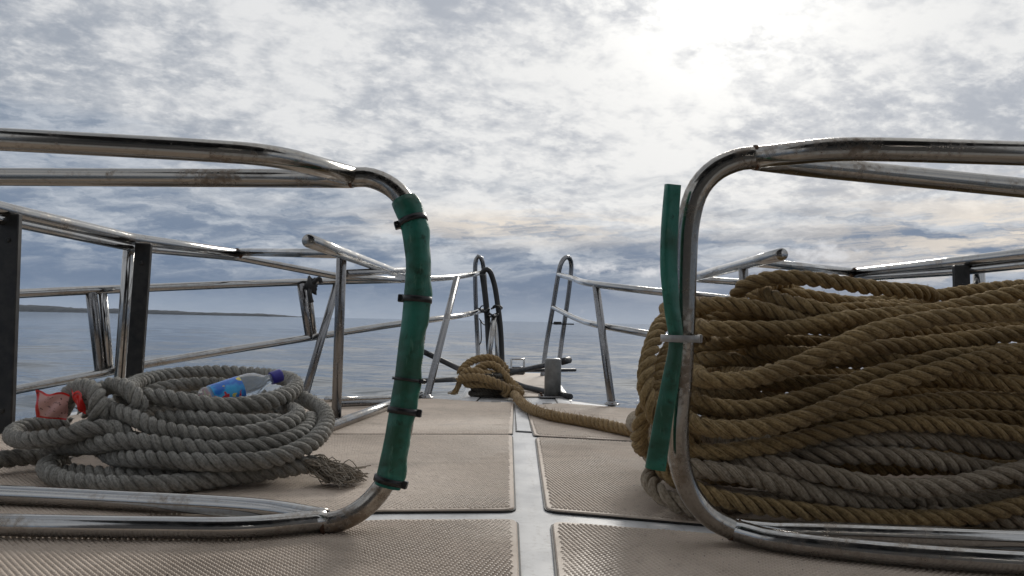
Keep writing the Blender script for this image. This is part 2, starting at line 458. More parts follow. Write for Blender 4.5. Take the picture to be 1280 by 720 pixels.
def build_shore():
    D = 6200.0; g = np.random.default_rng(11)
    xs = np.linspace(-1100, 378, 420)
    prof = 3.0 + 5.2 * np.clip((300 - xs) / 330, 0, 1.6) ** 0.8
    wob = sum(g.uniform(.25, .7) * np.sin(xs / g.uniform(6, 70) + g.uniform(0, 6)) for _ in range(14))
    prof = np.clip(prof + 0.42 * wob, 0.8, None) * np.clip((378 - xs) / 40, 0.30, 1)
    V, Fc = [], []
    for x, h in zip(xs, prof):
        X = (x - 640) / FPX * D; Hm = h / FPX * D
        for yy, zz in ((0, SEA - 2), (5, SEA + Hm * 0.25), (60, SEA + Hm * 0.75), (160, SEA + Hm), (420, SEA - 2)):
            V.append((X, D + yy + g.normal(0, 8), zz + (g.normal(0, 1.2) if zz > SEA else 0)))
    for i in range(len(xs) - 1):
        for k in range(4):
            a = i * 5 + k; Fc.append((a, a + 5, a + 6, a + 1))
    tag(mk('hills', (V, Fc), M['land']), kind='structure')
build_shore()

# deck outline (metres; the boat's axis is +Y)
OUT_R = [(0.30, 6.62), (0.355, 6.45), (0.345, 4.36), (0.62, 3.98), (1.30, 3.86), (1.75, 3.5), (2.02, 2.8), (2.14, 1.2), (2.16, -3.0)]
OUT_L = [(-0.22, 6.62), (-0.28, 6.45), (-0.275, 4.36), (-0.46, 4.28), (-0.98, 4.16), (-1.55, 3.95), (-1.86, 3.4), (-2.02, 2.6), (-2.12, 1.2), (-2.14, -3.0)]
def build_deck():
    ol = OUT_R + OUT_L[::-1]
    p = np.array([(x, y, 0) for x, y in ol])
    cx = np.array([0.02, 2.0, 0])
    n = len(p)
    rings = []
    for inset, z in ((0.03, 0.0), (0.0, -0.012), (0.0, -0.06), (0.02, -0.07), (0.05, -0.5), (0.18, -1.3), (0.30, -2.1)):
        q = p.copy()
        q[:, 0] -= np.sign(q[:, 0]) * np.minimum(inset * (1 if z > -0.1 else 1), np.abs(q[:, 0]) * 0.85)
        q[q[:, 1] > 3.5, 1] -= inset * (1.0 if z > -0.1 else 1.6)
        q[:, 2] = z; rings.append(q)
    V = np.vstack(rings); Fc = [tuple(range(n))]
    for i in range(len(rings) - 1):
        for j in range(n):
            k = (j + 1) % n; Fc.append((i * n + j, (i + 1) * n + j, (i + 1) * n + k, i * n + k))
    return tag(mk('deck', (V, Fc), M['deck'], smooth=False), kind='structure')
deck = build_deck()

def poly_round(pts, r, n=5):
    out = []
    m_ = len(pts)
    for i in range(m_):
        a, b, c = [np.array(pts[(i + d) % m_], float) for d in (-1, 0, 1)]
        u, v = a - b, c - b; lu, lv = np.linalg.norm(u), np.linalg.norm(v); d = min(r, lu * .45, lv * .45)
        cosang = np.dot(u, v) / lu / lv
        if cosang < -0.9: out.append(b); continue
        s, e = b + u / lu * d, b + v / lv * d
        for t in np.linspace(0, 1, n): out.append((1 - t) ** 2 * s + 2 * t * (1 - t) * b + t * t * e)
    return np.array(out)
def inside(poly, X, Y):
    r = np.zeros(X.shape, bool); n = len(poly)
    for i in range(n):
        (x1, y1), (x2, y2) = poly[i], poly[(i + 1) % n]
        if abs(y2 - y1) < 1e-9: continue
        c = ((y1 > Y) != (y2 > Y)) & (X < (x2 - x1) * (Y - y1) / (y2 - y1) + x1); r ^= c
    return r
def offset_poly(p, d):
    n = len(p); out = []
    ar = 0.5 * sum(p[i][0] * p[(i + 1) % n][1] - p[(i + 1) % n][0] * p[i][1] for i in range(n)); sg = 1 if ar > 0 else -1
    for i in range(n):
        a, b, c = p[i - 1], p[i], p[(i + 1) % n]
        e1 = (b - a) / (np.linalg.norm(b - a) + 1e-9); e2 = (c - b) / (np.linalg.norm(c - b) + 1e-9)
        nn = np.array([-(e1 + e2)[1], (e1 + e2)[0]]); nn = nn / (np.linalg.norm(nn) + 1e-9) * sg
        out.append(b + nn * d)
    return np.array(out)
def slab(poly, z0, z1, inset=0.0):
    n = len(poly); top = offset_poly(poly, inset) if inset else poly
    V = np.vstack([np.c_[poly, np.full(n, z0)], np.c_[poly, np.full(n, z1 - inset)], np.c_[top, np.full(n, z1)]])
    Fc = [tuple(range(2 * n, 3 * n))]
    for L in (0, 1):
        for j in range(n):
            k = (j + 1) % n; Fc.append((L * n + j, L * n + k, (L + 1) * n + k, (L + 1) * n + j))
    return V, Fc
def smooth_noise(X, Y, seed, sc_):
    g = np.random.default_rng(seed); v = np.zeros_like(X)
    for k in range(9):
        a = g.uniform(0, 6.28); f = sc_ * 1.7 ** g.uniform(0, 3); v += np.sin((X * math.cos(a) + Y * math.sin(a)) * f + g.uniform(0, 6.28)) / (f / sc_) ** 0.6
    return v / 3.0
MZ = 0.008
def non_slip(poly2, seed, ang):
    """a mat slab with a moulded lattice of small raised studs (worn down in patches)"""
    p = poly_round([tuple(q) for q in poly2], 0.03)
    ar = sum(p[i][0] * p[(i + 1) % len(p)][1] - p[(i + 1) % len(p)][0] * p[i][1] for i in range(len(p)))
    if ar < 0: p = p[::-1]
    gk = mk('seam', slab(offset_poly(p, -0.004), 0.0005, 0.0042), M['black_edge'], deck, False)
    o = mk('non_slip_panel', slab(p, 0.0045, MZ, 0.0025), M['mat'], deck, False)
    s = 0.0100; q = offset_poly(p, 0.012)
    ca, sa = math.cos(ang), math.sin(ang)
    U_ = np.stack([q[:, 0] * ca + q[:, 1] * sa, -q[:, 0] * sa + q[:, 1] * ca], 1)
    mn, mx = U_.min(0), U_.max(0)
    iu, iv = np.meshgrid(np.arange(int((mx[0] - mn[0]) / s) + 1), np.arange(int((mx[1] - mn[1]) / s / 0.88) + 1), indexing='ij')
    uu, vv = (mn[0] + iu * s + (iv % 2) * s * 0.5).ravel(), (mn[1] + iv * s * 0.88).ravel()
    X, Y = uu * ca - vv * sa, uu * sa + vv * ca
    ok = inside(q, X, Y) & (Y > 1.0); uu, vv, X, Y = uu[ok], vv[ok], X[ok], Y[ok]
    g = np.random.default_rng(seed)
    wear = np.clip(0.80 + 0.55 * smooth_noise(X, Y, seed, 2.6) + g.normal(0, 0.06, X.size), 0.10, 1.05)
    zb, V = MZ - 0.0006, []
    for half, zt in ((0.0043, 0.0), (0.0022, 1.0)):
        for du, dv in ((-1, -1), (1, -1), (1, 1), (-1, 1)):
            a_, b_ = uu + du * half, vv + dv * half
            V.append(np.stack([a_ * ca - b_ * sa, a_ * sa + b_ * ca, zb + zt * (0.0008 + 0.0030 * wear)], 1))
    V = np.stack(V, 1).reshape(-1, 3); o8 = (np.arange(len(uu)) * 8)[:, None]
    qs = np.array([(4, 5, 6, 7), (0, 1, 5, 4), (1, 2, 6, 5), (2, 3, 7, 6), (3, 0, 4, 7)])
    st = mk('moulded_studs', (V, (o8[:, None] + qs[None]).reshape(-1, 4)), M['mat'], o, False); tag(st, kind='stuff')
def gp(*px): return np.array([G(x, y)[:2] for x, y in px])
LE = lambda y: np.interp(y, [1.2, 2.6, 3.4, 3.95], [-2.02, -1.92, -1.76, -1.46])
L1 = np.vstack([gp((646, 653), (480, 654), (250, 663), (0, 675)), [[-1.9, 1.45], [-1.95, 0.2]], gp((655, 900))])
L2 = np.vstack([gp((643, 641), (480, 642), (200, 651), (0, 662)), [[-1.92, 1.56], [-1.86, 2.72]], gp((300, 546), (640, 546))])
L3 = np.vstack([gp((640, 544.5), (420, 544.5)), [[-1.82, 2.79], [-1.74, 3.3], [-1.46, 3.86], [-0.95, 4.05]], gp((545, 500.5), (600, 504), (642, 505))])
R1 = np.vstack([gp((690, 656), (860, 669), (1280, 702)), [[1.95, 1.35], [2.0, 0.2]], gp((716, 900))])
R2 = np.vstack([gp((683, 641), (670, 549), (770, 554.5), (900, 560)), [[1.85, 2.6], [1.95, 1.45]], gp((1280, 690), (870, 657))])
R3 = np.vstack([gp((668, 546.5), (659, 516), (656, 509)), gp((700, 506), (797, 513)), [[1.26, 3.74], [1.68, 3.4], [1.84, 2.68]], gp((900, 557), (790, 553))])
for k, (pl, an) in enumerate(((L1, 0.24), (L2, 0.22), (L3, 0.2), (R1, -0.28), (R2, -0.30), (R3, -0.28))):
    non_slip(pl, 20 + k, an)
# fore-deck fittings: hatch boards, dark slots
def deck_board(px, z1=0.006, mat='deck', name='hatch_board'):
    p = gp(*px); p = p if sum(p[i][0] * p[(i + 1) % len(p)][1] - p[(i + 1) % len(p)][0] * p[i][1] for i in range(len(p))) > 0 else p[::-1]
    mk('seam', slab(offset_poly(p, -0.006), 0.0006, 0.003), M['black_edge'], deck, False)
    return mk(name, slab(p, 0.0035, z1, 0.002), M[mat], deck, False)
deck_board([(577, 503), (590, 495.5), (602, 495.5), (594, 503.5)])
deck_board([(699, 507), (694, 499), (709, 499), (716, 508)])
deck_board([(646, 540), (644, 512), (658, 514), (664, 541)])
for (a, b) in (((614, 504), (626, 506)), ((678, 506), (690, 508))):
    p = gp((a[0], a[1]), (b[0], a[1]), (b[0], b[1]), (a[0], b[1]))
    mk('scupper_slot', slab(p[::-1], 0.0005, 0.0095), M['black_rubber'], deck, False)
deck_board([(617, 497), (625, 467.5), (690, 467.5), (704, 497)], 0.007, 'mat', 'bow_platform_panel')

# the boat's wheelhouse stands right behind the camera, its visor reaching out overhead
def build_wheelhouse():
    m = mat_plain('wheelhouse_paint', (0.07, 0.07, 0.075), 0.5, 0.15, 4); gl, N, b = newmat('wheelhouse_glass')
    b.inputs['Base Color'].default_value = (0.02, 0.025, 0.03, 1); b.inputs['Roughness'].default_value = 0.05
    w = tag(mk('wheelhouse_wall', box((0, -0.75, 1.0), (1.9, 0, 0), (0, 0.08, 0), (0, 0, 1.35), 0.02), m, None, False), kind='structure')
    for x in (-1.25, -0.42, 0.42, 1.25):
        mk('window', box((x, -0.665, 1.45), (0.36, 0, 0), (0, 0.012, 0), (0, 0, 0.42), 0.01), gl, w, False)
    tag(mk('wheelhouse_roof', box((0, -0.45, 2.39), (2.0, 0, 0), (0, 1.5, 0), (0, 0, 0.035), 0.02), m, None, False), kind='structure')
build_wheelhouse()
def build_haze():
    m = bpy.data.materials.new('sea_haze'); m.use_nodes = True; t = m.node_tree; t.nodes.clear()
    v = t.nodes.new('ShaderNodeVolumePrincipled'); v.inputs['Color'].default_value = (0.78, 0.86, 0.97, 1)
    v.inputs['Density'].default_value = 0.000025; v.inputs['Anisotropy'].default_value = 0.2
    o = t.nodes.new('ShaderNodeOutputMaterial'); t.links.new(v.outputs[0], o.inputs['Volume'])
    V, Fc = box((0, 0, 38.0), (17500, 0, 0), (0, 17500, 0), (0, 0, 42.5), 0.001)
    b = mk('haze', ([(x, y, z) for x in (-17500, 17500) for y in (-17500, 17500) for z in (SEA - 3.5, 85.0)],
                    [(0, 1, 3, 2), (4, 6, 7, 5), (0, 4, 5, 1), (2, 3, 7, 6), (0, 2, 6, 4), (1, 5, 7, 3)]), m, None, False)
    tag(b, kind='stuff')
build_haze()

# ------------------------------------------------------------------ guard frames (the two big tubular hoops)
RT = 0.0205
def guard_frame(side):
    if side == 'L':
        t = thing('guard_frame', (-0.45, 1.6, 0), 'stainless tubular guard frame on the left with a green sleeve on its end', 'guard frame', 'tubular guard frames on the foredeck')
        hoop = [P(438, 222, 1.62), P(462, 222, 1.62), P(492, 236, 1.61), P(512, 262, 1.60), P(524, 305, 1.595), P(526, 345, 1.59), P(519, 420, 1.585),
                P(509, 495, 1.58), P(499, 555, 1.57), P(484, 600, 1.56), P(458, 632, 1.555), P(428, 650, 1.55), P(404, 655, 1.55)]
        t1 = [P(440, 220, 1.62), P(344, 194, 1.44), P(240, 187, 1.40), P(0, 174, 1.38), P(-500, 150, 1.36)]
        t2 = [P(440, 223, 1.625), P(372, 223, 1.70), P(0, 221, 1.76), P(-500, 219, 1.78)]
        b1 = [P(406, 655, 1.55), P(300, 671, 1.485), P(200, 672, 1.475), P(0, 672, 1.47), P(-500, 676, 1.47)]
        b2 = [P(406, 651, 1.56), P(330, 643, 1.63), P(150, 632, 1.68), P(0, 622, 1.71), P(-500, 592, 1.76)]
        j1, j2 = (P(442, 221, 1.62), P(436, 221, 1.62)), (P(409, 655, 1.55), P(402, 655, 1.55))
    else:
        t = thing('guard_frame', (0.42, 1.5, 0), 'stainless tubular guard frame on the right with a loose green strip tied on', 'guard frame', 'tubular guard frames on the foredeck')
        hoop = [P(948, 197, 1.42), P(925, 199, 1.42), P(895, 212, 1.425), P(873, 236, 1.43), P(861, 275, 1.44), P(857, 330, 1.45), P(855, 400, 1.46),
                P(851, 480, 1.48), P(847, 540, 1.49), P(851, 585, 1.50), P(866, 622, 1.51), P(890, 648, 1.515), P(921, 664, 1.52)]
        t1 = [P(944, 197, 1.42), P(1044, 186, 1.34), P(1120, 187, 1.32), P(1280, 192, 1.31), P(1700, 204, 1.30)]
        t2 = [P(944, 199, 1.425), P(1010, 208, 1.50), P(1280, 235, 1.60), P(1700, 277, 1.66)]
        b1 = [P(916, 662, 1.52), P(990, 681, 1.46), P(1130, 699, 1.40), P(1280, 716, 1.365), P(1700, 762, 1.33)]
        b2 = [P(916, 660, 1.525), P(985, 666, 1.535), P(1130, 675, 1.525), P(1280, 687, 1.51), P(1700, 726, 1.49)]
        j1, j2 = (P(941, 197, 1.42), P(948, 196.5, 1.42)), (P(915, 660, 1.52), P(921, 664, 1.52))
    mk('end_hoop', tube(catmull(hoop, False, 0.015), RT, 24), M['steel_old'], t)
    for nm, pth in (('top_tube', t1), ('top_tube', t2), ('bottom_tube', b1), ('bottom_tube', b2)):
        p = fillet(pth, 0.07, 8) if nm == 'top_tube' else catmull(pth, False, 0.02)
        p = p.copy(); p[:, 2] = np.maximum(p[:, 2], RT + 0.011)
        mk(nm, tube(p, RT - 0.0005, 24), M['steel_old' if nm == 'top_tube' else 'steel'], t)
    for a, b in (j1, j2):
        c, d = (a + b) / 2, (b - a) / np.linalg.norm(b - a)
        mk('weld_bead', tube([c - d * 0.004, c - d * 0.002, c + d * 0.002, c + d * 0.004], [RT * 1.0, RT * 1.09, RT * 1.09, RT * 1.0], 24), M['rust'], t)
    # closing hoop at the outboard end, out of the picture
    e = [q[-1] for q in (t1, t2, b1, b2)]
    e = [np.array([v[0], v[1], max(v[2], RT + 0.011)]) for v in e]
    mk('far_end_hoop', tube(fillet([e[0], e[2], e[3], e[1], e[0] * 0.98 + e[1] * 0.02], 0.06), RT * 0.98, 16), M['steel'], t)
    return t
gfl, gfr = guard_frame('L'), guard_frame('R')

# green sleeves
def cable_tie(parent, c, d, r, mat, head, w=0.006, flat=(1, 1)):
    """ring of strap round direction d with a ratchet head"""
    d = d / np.linalg.norm(d); n = np.cross(d, [0, 1.0, 0]); n /= np.linalg.norm(n); b = np.cross(d, n)
    a = np.linspace(0, 2 * math.pi, 26)
    V, Fc = [], []
    for t in a[:-1]:
        rad = n * math.cos(t) * flat[0] + b * math.sin(t) * flat[1]
        for rr, s in ((r, -w), (r + 0.0025, -w), (r + 0.0025, w), (r, w)): V.append(c + rad * rr + d * s)
    k = len(a) - 1
    for i in range(k):
        j = (i + 1) % k
        for q in range(4):
            s = (q + 1) % 4; Fc.append((i * 4 + q, j * 4 + q, j * 4 + s, i * 4 + s))
    hd = n * math.cos(head) * flat[0] + b * math.sin(head) * flat[1]; tn = np.cross(d, hd); tn /= np.linalg.norm(tn)
    hc = c + hd * (r + 0.004)
    o = mk('cable_tie', (V, Fc), mat, parent, True)
    mk('tie_head', box(hc, hd * 0.006, tn * 0.0065, d * (w + 0.0015), 0.0015), mat, o, False)
    return o
def hose_left():
    t = thing('green_hose', P(488, 606, 1.55), 'split green hose sleeve cable-tied over the left guard frame end', 'hose')
    pts = [P(505, 250, 1.585), P(517, 280, 1.575), P(523, 320, 1.57), P(522, 365, 1.565), P(515, 430, 1.56), P(507, 490, 1.553), P(498, 545, 1.545), P(489, 590, 1.54), P(484, 608, 1.538)]
    p = catmull(pts, False, 0.012); n = len(p)
    T, N, B = frames(p)
    # open-seamed sleeve: an arc wrapped round the tube, its slit to the right and back
    arc = np.linspace(math.radians(-12), math.radians(292), 22); V, Fc = [], []
    g = np.random.default_rng(5); wob = np.convolve(g.normal(0, 1, n + 8), np.ones(9) / 9, 'valid')
    for lay, rad in ((0, 0.0262), (1, 0.0232)):
        for i in range(n):
            ex = np.array([1.0, 0, 0]) - T[i] * T[i][0]; ex /= np.linalg.norm(ex); ey = np.cross(T[i], ex)
            if ey[1] < 0: ey = -ey
            for k, a in enumerate(arc):
                w = rad * (1 + 0.05 * wob[i] + 0.015 * math.sin(i * 0.7 + k) + (0.10 * math.sin(i * 0.45) + 0.06 * math.sin(i * 1.3)) * (k > 18 or k < 2))
                V.append(p[i] + ex * math.cos(a + math.radians(70)) * w - ey * -math.sin(a + math.radians(70)) * w * 1.0)
    m_ = len(arc)
    for lay in (0, 1):
        for i in range(n - 1):
            for k in range(m_ - 1):
                q = [lay * n * m_ + i * m_ + k, lay * n * m_ + i * m_ + k + 1, lay * n * m_ + (i + 1) * m_ + k + 1, lay * n * m_ + (i + 1) * m_ + k]
                Fc.append(tuple(q if lay else q[::-1]))
    o2 = n * m_
    for i in range(n - 1):
        for k in (0, m_ - 1): Fc.append((i * m_ + k, (i + 1) * m_ + k, o2 + (i + 1) * m_ + k, o2 + i * m_ + k))
    for i in (0, n - 1):
        for k in range(m_ - 1): Fc.append((i * m_ + k, i * m_ + k + 1, o2 + i * m_ + k + 1, o2 + i * m_ + k))
    mk('sleeve', (V, Fc), M['hose'], t)
    for (x, y, w, hd) in ((518, 277, 0.006, 0.2), (518, 371, 0.006, 0.0), (508, 478, 0.0028, 2.8), (502, 515, 0.006, 3.1), (486, 597, 0.006, 3.0)):
        i = int(np.argmin([abs((F @ (q - CAM)) * 0 + 0 + (360 - FPX * (UV @ (q - CAM)) / (F @ (q - CAM))) - y) for q in p]))
        cable_tie(t, p[i], T[i] if T[i][2] > 0 else -T[i], 0.0272, M['black_nylon'], hd, w)
hose_left()
def hose_right():
    t = thing('green_hose', P(820, 585, 1.45), 'loose flattened green hose strip tied by one grey cable tie to the right guard frame', 'hose')
    pts = [P(841, 231, 1.405), P(837, 285, 1.41), P(836, 335, 1.415), P(840, 385, 1.422), P(845, 425, 1.428), P(839, 470, 1.43), P(829, 525, 1.435), P(819, 586, 1.44)]
    p = catmull(pts, False, 0.012); T, N, B = frames(p); n = len(p); V = []; S = 20
    half = np.interp(np.linspace(0, 1, n), [0, .3, .5, .56, .7, 1], [0.0145, 0.016, 0.0140, 0.0125, 0.0165, 0.0185])
    for i in range(n):
        ex = np.array([1.0, 0.25, 0]); ex -= T[i] * np.dot(ex, T[i]); ex /= np.linalg.norm(ex); ey = np.cross(T[i], ex)
        for k in range(S):
            a = 2 * math.pi * k / S
            V.append(p[i] + ex * half[i] * np.sign(math.cos(a)) * abs(math.cos(a)) ** 0.7 + ey * 0.0115 * math.sin(a) * (1 + 0.30 * math.cos(a * 2 + i * 0.11) + 0.12 * math.sin(i * 0.33)))
    Fc = [(i * S + k, i * S + (k + 1) % S, (i + 1) * S + (k + 1) % S, (i + 1) * S + k) for i in range(n - 1) for k in range(S)]
    Fc += [tuple(range(S))[::-1], tuple(range((n - 1) * S, n * S))]
    mk('strip', (V, Fc), M['hose'], t)
    c = P(850, 423, 1.443)
    cable_tie(t, c, np.array([0.0, 0, 1.0]), 0.046, M['white_nylon'], 3.14, 0.0062, (0.70, 1.0))
hose_right()

# ------------------------------------------------------------------ side rails, bow rails, handrails
def rail_parts(t, items):
    for nm, pts, r, mat in items:
        mk(nm, tube(pts, r, 16), M[mat], t)
def bar_post(t, top, bot, half_w, depth, mat='black_bar', name='flat_bar'):
    d = bot - top; L = np.linalg.norm(d); d /= L; ex = np.array([1.0, 0, 0]) - d * d[0]; ex /= np.linalg.norm(ex); ey = np.cross(d, ex)
    o = mk(name, box((top + bot) / 2, ex * half_w, ey * depth, d * L / 2, 0.003), M[mat], t, False)
    for s in (0.12, 0.88):
        c = top + d * L * s - ey * (depth + 0.003) * np.sign(ey[1])
        mk('bolt', lathe([(0.009, 0), (0.009, 0.006), (0.006, 0.009)], c + np.array([0, 0.006, 0]), (0, -1, 0), 8), M['black_bar'], o, False)
# left side rail
sl = thing('side_rail', (-1.75, 3.2, 0), 'left side rail with a thick steel top tube on dark upright bars', 'side rail', 'side rails along the deck edge')
ptop = [P(-420, 165, 1.75), P(-60, 246, 2.55), P(12, 264, 2.75), P(165, 299, 3.45), P(298, 318, 4.0)]
rail_parts(sl, [
    ('top_rail', fillet(ptop, 0.05), 0.027, 'steel'),
    ('under_tube', fillet([q + np.array([0.0, 0.0, -0.036]) for q in ptop[1:-1]] + [P(298, 322, 4.0), P(424, 346, 4.12), P(500, 350, 4.34)], 0.05), 0.018, 'steel'),
    ('brace_tube', fillet([P(298, 315, 4.0), P(424, 317, 3.12)], 0.05), 0.019, 'steel'),
    ('post', [P(-8, 268, 2.78), P(-22, 545, 2.72)], 0.022, 'steel_dull'),
    ('post', [P(162, 300, 3.47), P(147, 512, 3.50)], 0.024, 'steel'),
])
mk('collar', tube([P(296, 317.5, 3.98), P(301, 318.5, 4.02)], 0.030, 16), M['rust'], sl)
bar_post(sl, P(14, 268, 2.74), P(4, 548, 2.70), 0.033, 0.012)
bar_post(sl, P(180, 304, 3.43), P(165, 515, 3.45), 0.034, 0.012)
# right side rail
sr = thing('side_rail', (1.9, 3.2, 0), 'right side rail with a dark upright bar behind the big tan rope', 'side rail', 'side rails along the deck edge')
ptop = [P(1700, 270, 2.3), P(1340, 311, 3.0), P(1280, 318, 3.1), P(1205, 327, 3.35), P(1067, 342, 3.9)]
rail_parts(sr, [
    ('top_rail', fillet(ptop, 0.05), 0.025, 'steel'),
    ('under_tube', fillet([q + np.array([0.0, 0.0, -0.040]) for q in ptop[1:-1]] + [P(1067, 348, 3.9), P(925, 353, 4.0), P(872, 349, 4.1)], 0.05), 0.017, 'steel'),
    ('brace_tube', fillet([P(1067, 340, 3.9), P(936, 327, 3.06)], 0.05), 0.019, 'steel'),
    ('post', [P(1223, 329, 3.36), P(1232, 545, 3.30)], 0.024, 'steel'),
])
mk('collar', tube([P(1069, 341.5, 3.88), P(1064, 342.2, 3.92)], 0.028, 16), M['rust'], sr)
bar_post(sr, P(1201, 332, 3.32), P(1208, 548, 3.26), 0.032, 0.012)
# inner fore-and-aft handrails
hl = thing('handrail', G(420, 534), 'left inner handrail, open-ended top tube on a single post above a deck tube', 'handrail', 'inner handrails beside the bow walkway')
rail_parts(hl, [
    ('top_tube', np.linspace(P(386, 301, 2.42), P(507, 345.5, 4.25), 6), 0.0215, 'steel'),
    ('post', [P(427, 320, 2.96), G(420, 533) + np.array([0, 0, 0.02])], 0.019, 'steel_dull'),
    ('deck_tube', [G(404, 545) + np.array([0, 0, 0.024]), G(524, 498.5) + np.array([0, 0, 0.024])], 0.021, 'steel'),
    ('cross_tube', [P(432, 342, 3.0), P(506, 337.5, 4.1)], 0.015, 'steel_dull'),
    ('outer_deck_tube', fillet([G(408, 513) + np.array([0, 0, .05]), P(450, 498.5, 3.95), P(524, 496.5, 4.2)], 0.1), 0.014, 'steel'),
    ('outer_deck_tube', [G(424, 513) + np.array([0, 0, .028]), G(520, 509) + np.array([0, 0, .028])], 0.014, 'steel_dull'),
])
hr = thing('handrail', (0.88, 3.0, 0), 'right inner handrail, open-ended top tube just above the tan rope', 'handrail', 'inner handrails beside the bow walkway')
rail_parts(hr, [
    ('top_tube', np.linspace(P(977, 318, 2.58), P(866, 347, 3.9), 6), 0.021, 'steel'),
    ('post', [P(929, 333, 3.03), G(935, 548) + np.array([0, 0, 0.02])], 0.018, 'steel_dull'),
    ('deck_tube', [G(945, 560) + np.array([0, 0, 0.024]), G(850, 513) + np.array([0, 0, 0.024])], 0.021, 'steel'),
])
# bow rails
bl = thing('bow_rail', (-0.3, 5.0, 0), 'left bow rail of two tubes rising to a double hoop at the bow', 'bow rail', 'bow rails either side of the walkway')
b_top = [P(6, 368, 3.2), P(110, 363, 3.45), P(395, 352, 4.3), P(505, 349.5, 4.55), P(560, 347, 5.1), P(602, 341, 6.3)]
b_low = [P(6, 490, 3.25), P(130, 466, 3.5), P(190, 454, 3.65), P(400, 420, 4.3), P(490, 406, 4.55), P(566, 396, 5.1), P(604, 388, 6.3)]
rail_parts(bl, [
    ('top_rail', catmull(b_top, False, 0.04), 0.019, 'steel'),
    ('mid_rail', catmull(b_low, False, 0.04), 0.0185, 'steel'),
    ('stanchion', [P(114, 366, 3.46), P(126, 468, 3.5)], 0.023, 'steel_dull'),
    ('stanchion', [P(128, 366, 3.50), P(137, 466, 3.53)], 0.019, 'steel'),
    ('stanchion', [P(376, 355, 4.24), P(387, 424, 4.26)], 0.021, 'steel_dull'),
    ('stanchion', [P(385, 355, 4.28), P(393, 422, 4.30)], 0.016, 'steel'),
    ('stanchion', [P(422, 353, 4.36), P(380, 498, 4.14)], 0.021, 'steel_dull'),
    ('stanchion', [P(571, 348, 5.0), P(533, 499, 4.22)], 0.020, 'steel_dull'),
    ('hoop', catmull([G(598, 472), P(597, 430, 6.25), P(595, 385, 6.25), P(594, 338, 6.25), P(595, 325, 6.25), P(598.5, 320, 6.25), P(602, 324, 6.25), P(604.5, 336, 6.28), P(608, 380, 6.3), P(612, 430, 6.3), G(614, 470)], False, 0.03), 0.0175, 'steel_dull'),
    ('strut', [P(618, 394, 5.9), P(611, 446, 5.75)], 0.020, 'steel'),
    ('strut', [P(619, 396, 5.95), P(621.5, 447, 5.8)], 0.013, 'steel'),
])
mk('wrapped_hoop', tube(catmull([P(602, 343, 6.0), P(606, 337, 6.0), P(611, 338, 6.0), P(617, 352, 6.0), P(622, 380, 5.98), P(625.5, 410, 5.95), P(627.5, 452, 5.9), G(628, 474)], False, 0.02), 0.020, 12), M['black_rubber'], bl)
mk('wrapped_hoop', tube(catmull([P(603, 343, 5.98), P(606, 365, 5.97), P(609, 395, 5.95), P(611, 430, 5.9), P(613, 456, 5.88)], False, 0.02), 0.022, 12), M['black_rubber'], bl)
for (x, y) in ((605, 388), (621, 384), (616, 394)):
    c = P(x, y, 5.9)
    mk('lashing', tube(catmull([c + np.array([0.035 * math.cos(a) * (1 + .2 * math.sin(3 * a)), 0.03 * math.sin(a), 0.012 * math.sin(2 * a + x)]) for a in np.linspace(0, 11, 26)], False, 0.012), 0.0075, 8), M['black_rubber'], bl)
for pts in ([P(600, 387, 5.9), P(601, 383, 5.88), P(605, 382, 5.88)], [P(599, 398, 6.0), P(603, 404, 6.0), P(609, 408, 5.95)], [P(601, 400, 6.0), P(601, 428, 6.05), P(599, 431, 6.05)]):
    mk('loose_cord', tube(catmull(pts, False, 0.02), 0.0045, 6), M['black_rubber'], bl)
br = thing('bow_rail', (0.4, 5.0, 0), 'right bow rail of two tubes ending in a single tall hoop', 'bow rail', 'bow rails either side of the walkway')
rail_parts(br, [
    ('top_rail', catmull([P(698, 343, 6.3), P(716, 348, 5.4), P(745, 355.5, 4.35), P(829, 365.5, 3.95), P(905, 373, 3.85), P(1010, 385, 3.75), P(1180, 402, 3.3)], False, 0.04), 0.0185, 'steel'),
    ('mid_rail', catmull([P(691, 384, 6.3), P(722, 399, 5.2), P(751, 407, 4.35), P(817, 419, 3.95), P(905, 437, 3.8), P(1010, 455, 3.7), P(1180, 490, 3.3)], False, 0.04), 0.0175, 'steel'),
    ('stanchion', [P(745, 357, 4.35), G(765, 508)], 0.0205, 'steel_dull'),
    ('stanchion', [P(905, 374, 3.85), G(915, 513)], 0.0205, 'steel_dull'),
    ('hoop', catmull([G(678, 471), P(683, 430, 6.3), P(691, 385, 6.3), P(698, 343, 6.3), P(701.5, 329, 6.3), P(706, 322.5, 6.32), P(711, 322, 6.36), P(714, 329, 6.4), P(712, 356, 6.4), P(706, 400, 6.4), P(702, 428, 6.4), G(697, 470)], False, 0.03), 0.0185, 'steel_dull'),
])
mk('cleat', join(box(P(697, 404, 6.3), (0.03, 0, 0), (0, 0.02, 0), (0, 0, 0.012)), box(P(704, 405, 6.35), (0.085, 0, 0), (0, 0.012, 0), (0, 0, 0.005))), M['black_rubber'], br, False)
def flange(parent, c, r=0.038):
    c = np.array([c[0], c[1], 0.0])
    o = mk('base_flange', lathe([(r, 0.0085), (r, 0.0135), (r * 0.9, 0.0155), (r * 0.62, 0.018), (r * 0.58, 0.026)], c, (0, 0, 1), 20), M['steel_dull'], parent)
    for q in range(3):
        a = q * 2.1 + 0.4
        mk('screw', lathe([(0.005, 0.0155), (0.005, 0.018), (0.003, 0.019)], c + np.array([math.cos(a), math.sin(a), 0]) * r * 0.78, (0, 0, 1), 6), M['rust'], o, False)
flange(bl, P(533, 499, 4.22)); flange(bl, P(380, 498, 4.14)); flange(br, G(765, 508)); flange(hr, G(935, 548))
